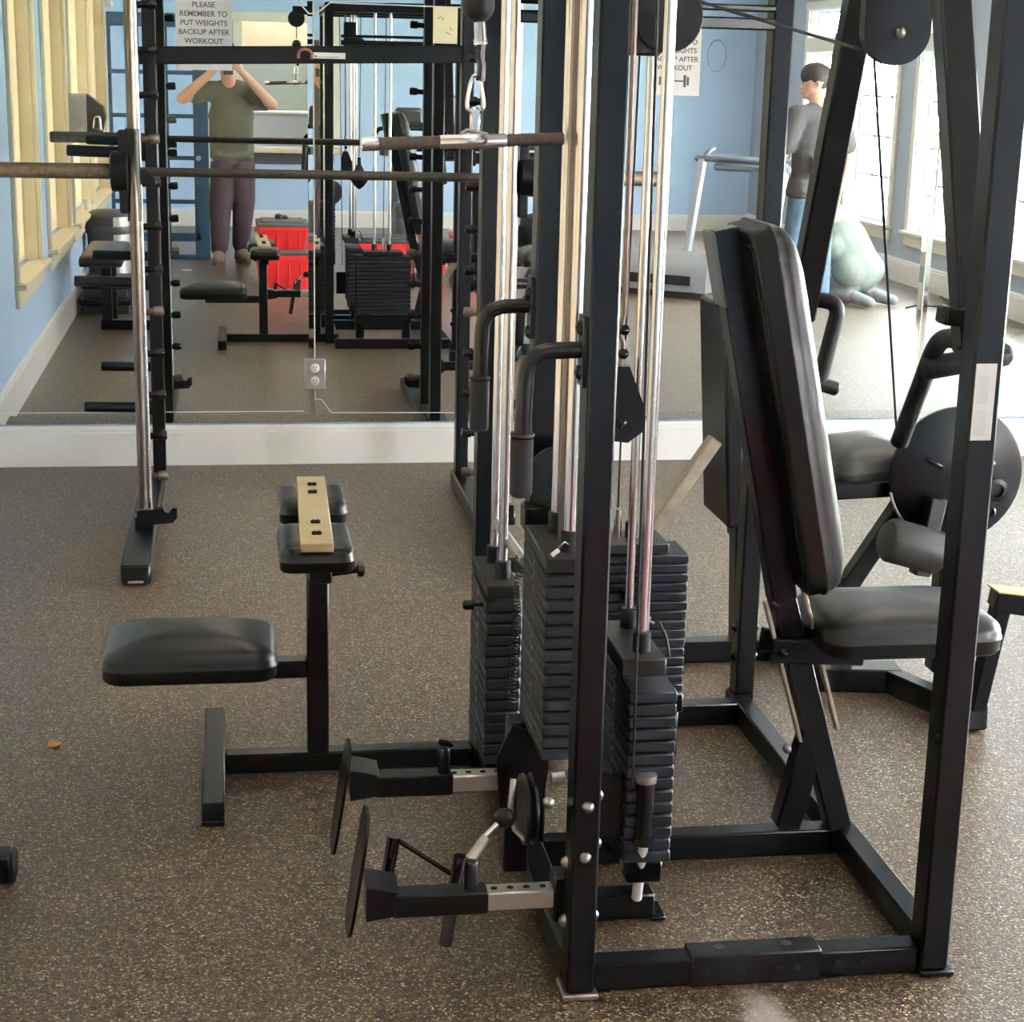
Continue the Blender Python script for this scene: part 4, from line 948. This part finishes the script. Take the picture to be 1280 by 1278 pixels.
# ------------------------------------------------------------------ outdoors
G().box((9.6, 2, -.25), (8.0, 90, .3)).obj('bounce_ground', SIDING, smooth=False, kind='structure')  # unseen ground, made pale to bounce daylight without a green cast
G().box((-26, 2, -.25), (49, 90, .3)).obj('bounce_ground', SIDING, smooth=False, kind='structure')  # same pale bounce surface on the left side
G().box((38, 2, -.24), (49, 90, .3)).obj('lawn', GRASS, smooth=False, kind='structure')
hb = thing('neighbour_house', 'brick house with white windows across the lawn', 'house', (13, -3, -.1))
G().box((16, -3.0, 2.6), (5, 14, 5.4)).obj('house_wall', SIDING, hb, smooth=False)
G().box((13.47, -3.0, 1.0), (.06, 13.9, 2.0)).obj('brick_skirt', BRICK, hb, smooth=False)
g = G(); g.prism([(-3.2, 0), (3.2, 0), (0, 2.2)], (0, 1, 0), 15, (16, -3, 5.3), (1, 0, 0), (0, 0, 1)); g.obj('roof', ROOFM, hb, smooth=False)
for y in (-8, -5.4, -2.8, -.2, 2.4):
    for z in (1.5, 3.9):
        f_ = G().box((13.44, y, z), (.08, 1.2, 1.5), bev=.01).obj('house_window', WHITEP, hb)
        G().box((13.39, y, z), (.02, .98, 1.28)).obj('window_pane', MACHD, f_, smooth=False)
for i, (x, y, r_, lab) in enumerate(((7.6, 3.4, .55, 'round green shrub outside the window nearest the mirror'), (8.4, 1.5, .42, 'small green shrub outside the second window'), (7.9, 5.0, .6, 'green shrub outside near the front corner'))):
    sh = thing('garden_shrub', lab, 'shrub', (x, y, -.1), 'shrubs outside the windows')
    g = G()
    for k in range(420):
        u = random.uniform(-1, 1); a = random.uniform(0, 2*PI); q = r_*random.uniform(.65, 1.0)
        c = Vector((x+q*math.sqrt(1-u*u)*math.cos(a), y+q*math.sqrt(1-u*u)*math.sin(a), r_*.8+q*u*.8))
        n_ = Vector((random.uniform(-1, 1), random.uniform(-1, 1), random.uniform(-.3, 1))).normalized(); t1 = n_.orthogonal().normalized(); t2 = n_.cross(t1)
        L_ = random.uniform(.05, .10)
        g._add([c-t1*L_, c+t2*L_*.4, c+t1*L_, c-t2*L_*.4], [(0, 1, 2, 3)])
    g.obj('foliage', GREEN, sh, smooth=False); 
    G().cyl((x, y, -.1), (x, y, r_*.7), .03, .02, n=8).obj('stem', BOOT, sh)

# ================================================================== people
def flesh(name, caps, vox, material, parent, M, smooth_it=6, label=None):
    """one continuous surface grown from tapered capsules (p0, r0, p1, r1[, squash]) placed by M"""
    g = G()
    for cp_ in caps:
        p0, r0, p1, r1 = cp_[:4]; sq = cp_[4] if len(cp_) > 4 else None
        p0, p1 = Vector(p0), Vector(p1)
        n0 = len(g.bm.verts)
        if (p1-p0).length < 1e-4:
            g.ball(p0, r0, sq or (1, 1, 1), 20, 14)
        else:
            d = (p1-p0); L = d.length; pr = []
            for k in range(5): a = PI/2*k/4; pr.append((r0*math.sin(a), -r0*math.cos(a)))
            for k in range(5): a = PI/2*k/4; pr.append((r1*math.cos(a), L+r1*math.sin(a)))
            pr[0] = (1e-4, pr[0][1]); pr[-1] = (1e-4, pr[-1][1])
            g.lathe(p0, d, pr, 18)
            if sq:
                g.bm.verts.ensure_lookup_table(); c = (p0+p1)/2
                for v in g.bm.verts[n0:]: v.co = Vector((c.x+(v.co.x-c.x)*sq[0], c.y+(v.co.y-c.y)*sq[1], c.z+(v.co.z-c.z)*sq[2]))
    me = g.mesh('tmp'); me.transform(M)
    t = bpy.data.objects.new('tmp', me); COL.objects.link(t)
    rm = t.modifiers.new('r', 'REMESH'); rm.mode = 'VOXEL'; rm.voxel_size = vox; rm.use_smooth_shade = True
    sm_ = t.modifiers.new('s', 'SMOOTH'); sm_.factor = .5; sm_.iterations = smooth_it
    bpy.context.view_layer.update()
    out_ = bpy.data.meshes.new_from_object(t.evaluated_get(bpy.context.evaluated_depsgraph_get()))
    bpy.data.objects.remove(t)
    xs = [v.co for v in out_.vertices]
    c = Vector([(min(p[i] for p in xs)+max(p[i] for p in xs))/2 for i in range(3)])
    out_.transform(Matrix.Translation(-c)); out_.materials.clear(); out_.materials.append(material); out_.shade_smooth()
    o = bpy.data.objects.new(name, out_); link(o, parent, c)
    if label: o['label'] = label
    return o
def hand(wr, tip_dir, palm_n, side, s=1.0, curl=.5):
    """capsules of a hand: wrist point, direction of the fingers, palm normal, thumb side vector"""
    w_ = Vector(wr); f = Vector(tip_dir).normalized(); n = Vector(palm_n).normalized(); t_ = Vector(side).normalized()
    C = []
    for k, u in enumerate((-.028, -.010, .009, .028)):
        C.append((w_+f*.015+t_*u*.7*s, .014*s, w_+f*.085*s+t_*u*s, .0115*s))
    for k, (u, L) in enumerate(((-.030, .062), (-.010, .078), (.010, .084), (.030, .074))):
        a = w_+f*.088*s+t_*u*s; b_ = a+(f*math.cos(curl)+n*math.sin(curl))*L*.5*s; c_ = b_+(f*math.cos(curl*2.1)+n*math.sin(curl*2.1))*L*.5*s
        C += [(a, .0095*s, b_, .0085*s), (b_, .0085*s, c_, .007*s)]
    a = w_+f*.025*s+t_*.03*s; b_ = a+(t_*.75+f*.6+n*.35).normalized()*.042*s; c_ = b_+(f*.8+n*.5+t_*.2).normalized()*.032*s
    C += [(a, .0125*s, b_, .0105*s), (b_, .0105*s, c_, .0085*s)]
    return C
def head_caps(c, f, s=1.0):
    """head centred on c, looking along f"""
    c = Vector(c); f = Vector(f).normalized(); up = Vector((0, 0, 1)); r = f.cross(up).normalized()
    C = [(c+up*.035-f*.012, .088*s, c+up*.035+f*.012, .086*s), (c-up*.05+f*.030, .058*s, c-up*.075+f*.055, .034*s), (c+f*.075-up*.005, .022*s, c+f*.070-up*.05, .020*s),
         (c+f*.092+up*.012, .008*s, c+f*.108-up*.022, .013*s), (c+f*.078-up*.058, .016*s, c+f*.080-up*.060, .016*s), (c+f*.072-up*.085, .018*s, c+f*.070-up*.088, .018*s)]
    for sg in (-1, 1):
        C.append((c+r*sg*.080-f*.005+up*.018, .012, c+r*sg*.084-f*.012-up*.018, .010))
        C.append((c+r*sg*.032+f*.070+up*.036, .014, c+r*sg*.045+f*.060+up*.036, .012))
    return C
def face_bits(c, f, parent, hair, cap_len=.3):
    c = Vector(c); f = Vector(f).normalized(); up = Vector((0, 0, 1)); r = f.cross(up).normalized()
    for sg in (-1, 1):
        e = G().ball(c+r*sg*.032+f*.078+up*.012, .0095, n=12, m=8).obj('eye', WHITEP, parent)
        G().ball(c+r*sg*.032+f*.0862+up*.012, .0045, n=10, m=6).obj('iris', HAIR, e)
    G().tube([c+r*-.022+f*.096-up*.058, c+f*.100-up*.060, c+r*.022+f*.096-up*.058], .004, 6).obj('mouth', mat('lips%d' % len(MATS), (.45, .18, .15), .5), parent)
I4 = Matrix.Identity(4)
# ---- the photographer
ph = thing('person', 'person in olive tee and plum trousers taking the photo in the mirror', 'person', (0, -.32, 0))
hc = Vector((-.035, -.205, 1.665)); hf = Vector((0, 1, -.05))
wl, wr_ = Vector((-.118, -.075, 1.555)), Vector((.112, -.075, 1.548))
caps = head_caps(hc, hf) + [((.012, -.285, 1.42), .062, (-.018, -.235, 1.58), .054), ((.02, -.30, 1.0), .13, (.02, -.30, 1.30), .15, (1.05, .70, 1)), ((-.12, -.30, 1.40), .06, (.16, -.30, 1.40), .06),
        ((-.155, -.295, 1.405), .052, (-.365, -.175, 1.335), .045), ((-.365, -.175, 1.335), .047, wl, .030), ((.185, -.295, 1.405), .052, (.345, -.175, 1.300), .045), ((.345, -.175, 1.300), .047, wr_, .030),
        ((.02, -.30, .95), .14, (.02, -.30, 1.0), .14, (1.1, .75, 1)),
        ((-.07, -.30, .90), .085, (-.07, -.27, .50), .055), ((-.07, -.27, .50), .055, (-.085, -.29, .10), .04), ((.11, -.31, .90), .085, (.10, -.33, .50), .055), ((.10, -.33, .50), .055, (.075, -.43, .10), .04),
        ((-.085, -.28, .055), .030, (-.10, -.19, .04), .024), ((.075, -.42, .055), .030, (.11, -.34, .04), .024)]
caps += hand(wl, (.62, .30, .55), (.75, .15, -.45), (.1, .2, .9), 1.0, .55) + hand(wr_, (-.62, .30, .55), (-.75, .15, -.45), (-.1, .2, .9), 1.0, .55)
flesh('body', caps, .0085, SKIN, ph, I4, 4)
face_bits(hc, hf, ph, HAIR)
flesh('hair', [(hc+Vector((0, -.015, .058)), .094, hc+Vector((0, .02, .062)), .085), (hc+Vector((0, -.04, -.01)), .085, hc+Vector((0, -.045, .03)), .09)], .010, HAIR, ph, I4, 3)
TEE = MATS['olive_tee']
flesh('shirt', [((.02, -.30, .93), .165, (.02, -.30, 1.22), .165, (1.10, .74, 1)), ((.02, -.30, 1.20), .17, (.02, -.295, 1.34), .13, (1.12, .76, 1)), ((-.13, -.298, 1.395), .080, (.17, -.298, 1.395), .080),
                ((-.14, -.298, 1.395), .083, (-.262, -.235, 1.362), .072), ((.17, -.298, 1.395), .083, (.275, -.235, 1.338), .072), ((-.04, -.29, 1.43), .06, (.08, -.29, 1.43), .06),
                ((-.085, -.30, .885), .075, (.125, -.30, .885), .075, (1, 1.62, .8))], .012, OLIVE, ph, I4, 5)
flesh('trousers', [((-.05, -.30, .80), .108, (-.078, -.275, .52), .094), ((-.078, -.275, .52), .094, (-.09, -.29, .155), .072), ((.10, -.30, .80), .108, (.112, -.33, .52), .094), ((.112, -.33, .52), .094, (.082, -.42, .155), .072),
                   ((-.05, -.30, .88), .105, (.09, -.30, .88), .105, (1, .9, 1)), ((-.10, -.30, .13), .066, (-.085, -.285, .14), .066)], .012, PLUM, ph, I4, 4)
for nm, a_, tdir in (('boot', Vector((-.088, -.30, 0)), Vector((-.22, 1, 0)).normalized()), ('boot', Vector((.078, -.43, 0)), Vector((.38, 1, 0)).normalized())):
    bo = flesh(nm, [(a_+Vector((0, 0, .06)), .050, a_+Vector((0, 0, .16)), .052), (a_+Vector((0, 0, .045))-tdir*.03, .043, a_+tdir*.14+Vector((0, 0, .045)), .043), (a_+tdir*.05+Vector((0, 0, .08)), .045, a_+tdir*.10+Vector((0, 0, .06)), .042)], .010, BOOT, ph, I4, 3)
    g = G(); pts = []
    rr = Vector((tdir.y, -tdir.x, 0))
    for k in range(20):
        a2 = 2*PI*k/20; pts.append(((.125*math.cos(a2))+.055, .050*math.sin(a2)))
    g.prism(pts, (0, 0, 1), .022, a_+Vector((0, 0, .012)), tdir, rr); g.obj('sole', SOCK, bo)
fp = thing('smartphone', 'black smartphone held up in front of the face', 'phone', (.0, -.026, 1.60))
G().box((.0, -.0275, 1.605), (.076, .0085, .158), bev=.0035).obj('phone_body', MACHD, fp)
G().box((.012, -.0230, 1.655), (.036, .001, .036), bev=.0004).obj('camera_island', BLACK2, fp)
# ---- the man standing by the windows
mn = thing('person', 'man in dark grey tee and blue jeans standing by the windows', 'person', (4.12, 2.25, 0))
MM = Matrix.Translation((4.12, 2.25, 0)) @ Matrix.Rotation(math.radians(168), 4, 'Z')
hc = Vector((0, .055, 1.575)); hf = Vector((.90, .40, -.10)).normalized()
caps = head_caps(hc, hf) + [((0, -.01, 1.36), .062, (0, .04, 1.50), .055), ((0, 0, .98), .13, (0, .0, 1.26), .15, (1.05, .72, 1)), ((-.15, 0, 1.36), .06, (.15, 0, 1.36), .06),
        ((-.19, 0, 1.34), .052, (-.265, -.02, 1.07), .043), ((-.265, -.02, 1.07), .042, (-.255, .07, .83), .029), ((.19, 0, 1.34), .052, (.262, .01, 1.08), .043), ((.262, .01, 1.08), .042, (.235, .18, .92), .029),
        ((-.09, 0, .90), .09, (-.10, .02, .48), .058), ((-.10, .02, .48), .058, (-.10, -.02, .09), .04), ((.09, 0, .90), .09, (.11, .03, .48), .058), ((.11, .03, .48), .058, (.11, 0, .09), .04),
        ((-.10, 0, .05), .042, (-.12, .14, .04), .036), ((.11, .02, .05), .042, (.14, .16, .04), .036), ((0, 0, .93), .13, (0, 0, 1.0), .13, (1.1, .75, 1))]
caps += hand((-.255, .075, .82), (.05, .25, -.95), (.8, .2, .2), (.2, .9, .2), 1.0, .35) + hand((.232, .185, .915), (-.35, .75, -.35), (-.4, -.2, -.6), (-.2, .3, .8), 1.0, .4)
flesh('body', caps, .0085, SKIN, mn, MM, 4)
_R = MM.to_3x3(); face_bits(MM @ hc, _R @ hf, mn, HAIR)
flesh('hair', [(hc+Vector((0, -.005, .055)), .094, hc+hf*.025+Vector((0, 0, .060)), .088), (hc-hf*.030+Vector((0, 0, .03)), .082, hc-hf*.03+Vector((0, 0, .05)), .086)], .010, HAIR, mn, MM, 3)
flesh('shirt', [((0, 0, .92), .16, (0, 0, 1.18), .165, (1.10, .78, 1)), ((0, 0, 1.16), .17, (0, 0, 1.29), .135, (1.12, .78, 1)), ((-.15, 0, 1.35), .080, (.15, 0, 1.35), .080), ((-.17, 0, 1.345), .085, (-.242, -.012, 1.15), .075),
                ((.17, 0, 1.345), .085, (.242, .0, 1.15), .075), ((-.05, 0, 1.39), .06, (.05, 0, 1.39), .06), ((-.115, 0, .82), .085, (.115, 0, .82), .085, (1, 1.55, .75)), ((-.08, 0, .86), .10, (.08, 0, .86), .10, (1.1, 1.2, 1))], .012, GTEE, mn, MM, 5)
flesh('jeans', [((-.08, 0, .76), .105, (-.10, .02, .48), .082), ((-.10, .02, .48), .082, (-.10, -.02, .09), .068), ((.08, 0, .76), .105, (.11, .03, .48), .082), ((.11, .03, .48), .082, (.11, 0, .09), .068), ((-.07, 0, .82), .105, (.07, 0, .82), .105, (1, .95, 1))], .012, JEAN, mn, MM, 4)
for a_ in (Vector((-.10, -.02, 0)), Vector((.11, 0, 0))):
    flesh('shoe', [(a_+Vector((0, -.03, .045)), .044, a_+Vector((-.005, .17, .042)), .040), (a_+Vector((0, .03, .07)), .045, a_+Vector((0, .08, .06)), .04)], .010, SHOE, mn, MM, 3)
p_ = MM @ Vector((.05, -.137, 1.02)); G().box(p_, (.10, .006, .13), _R, .002).obj('back_patch', mat('patch_grey', (.42, .42, .44), .7), mn)
# ---- the person kneeling on the floor
kn = thing('person', 'person in sage green shirt kneeling on the floor by the right wall', 'person', (4.48, 2.1, 0))
MK = Matrix.Translation((4.50, 2.02, 0)) @ Matrix.Rotation(math.radians(148), 4, 'Z')
hc = Vector((.04, .34, .70)); hf = Vector((.05, .8, -.55)).normalized()
caps = head_caps(hc, hf) + [((0, .18, .62), .065, (.03, .28, .68), .058), ((0, -.08, .30), .14, (0, .14, .55), .15, (1.1, .9, 1)), ((-.17, .16, .58), .06, (.17, .16, .58), .06),
        ((-.20, .16, .57), .052, (-.25, .30, .36), .042), ((-.25, .30, .36), .042, (-.20, .44, .14), .029), ((.20, .16, .57), .052, (.25, .28, .35), .042), ((.25, .28, .35), .042, (.18, .42, .14), .029),
        ((-.09, -.10, .26), .10, (-.13, .20, .10), .07), ((-.13, .20, .10), .065, (-.12, -.16, .07), .045), ((.09, -.10, .26), .10, (.13, .20, .10), .07), ((.13, .20, .10), .065, (.12, -.16, .07), .045),
        ((-.12, -.17, .07), .042, (-.13, -.27, .05), .034), ((.12, -.17, .07), .042, (.13, -.27, .05), .034)]
caps += hand((-.20, .445, .135), (.1, .6, -.5), (.2, -.4, -.6), (.8, .3, .1), 1.0, .3) + hand((.18, .425, .135), (-.1, .6, -.5), (-.2, -.4, -.6), (-.8, .3, .1), 1.0, .3)
flesh('body', caps, .0085, SKIN, kn, MK, 4)
_R = MK.to_3x3(); face_bits(MK @ hc, _R @ hf, kn, GHAIR)
flesh('hair', [(hc-hf*.02+Vector((0, 0, .055)), .094, hc+hf*.01+Vector((0, 0, .065)), .09), (hc-hf*.045, .084, hc-hf*.03+Vector((0, 0, .04)), .09), (hc-hf*.06-Vector((0, .01, .03)), .066, hc-hf*.05, .08)], .010, GHAIR, kn, MK, 3)
flesh('shirt', [((0, -.10, .26), .175, (0, .06, .46), .175, (1.08, .92, 1)), ((0, .06, .46), .175, (0, .15, .56), .14, (1.1, .9, 1)), ((-.16, .16, .575), .085, (.16, .16, .575), .085), ((-.18, .16, .57), .085, (-.225, .235, .45), .075),
                ((.18, .16, .57), .085, (.225, .235, .45), .075), ((-.10, -.10, .25), .135, (.10, -.10, .25), .135), ((-.05, .20, .64), .085, (.05, .20, .64), .085), ((.005, .21, .655), .080, (.018, .255, .675), .070), ((-.13, .02, .40), .11, (.13, .02, .40), .11)], .012, SAGE, kn, MK, 5)
flesh('shorts', [((-.09, -.09, .19), .105, (-.13, .16, .12), .085), ((.09, -.09, .19), .105, (.13, .16, .12), .085), ((-.07, -.10, .19), .105, (.07, -.10, .19), .105), ((-.13, .18, .09), .075, (-.12, -.12, .075), .062), ((.13, .18, .09), .075, (.12, -.12, .075), .062)], .012, KHAKI, kn, MK, 4)
for sg in (-1, 1):
    flesh('shoe', [((sg*.125, -.19, .07), .046, (sg*.135, -.335, .045), .038), ((sg*.125, -.20, .055), .042, (sg*.13, -.30, .04), .036)], .010, SHOE, kn, MK, 3)
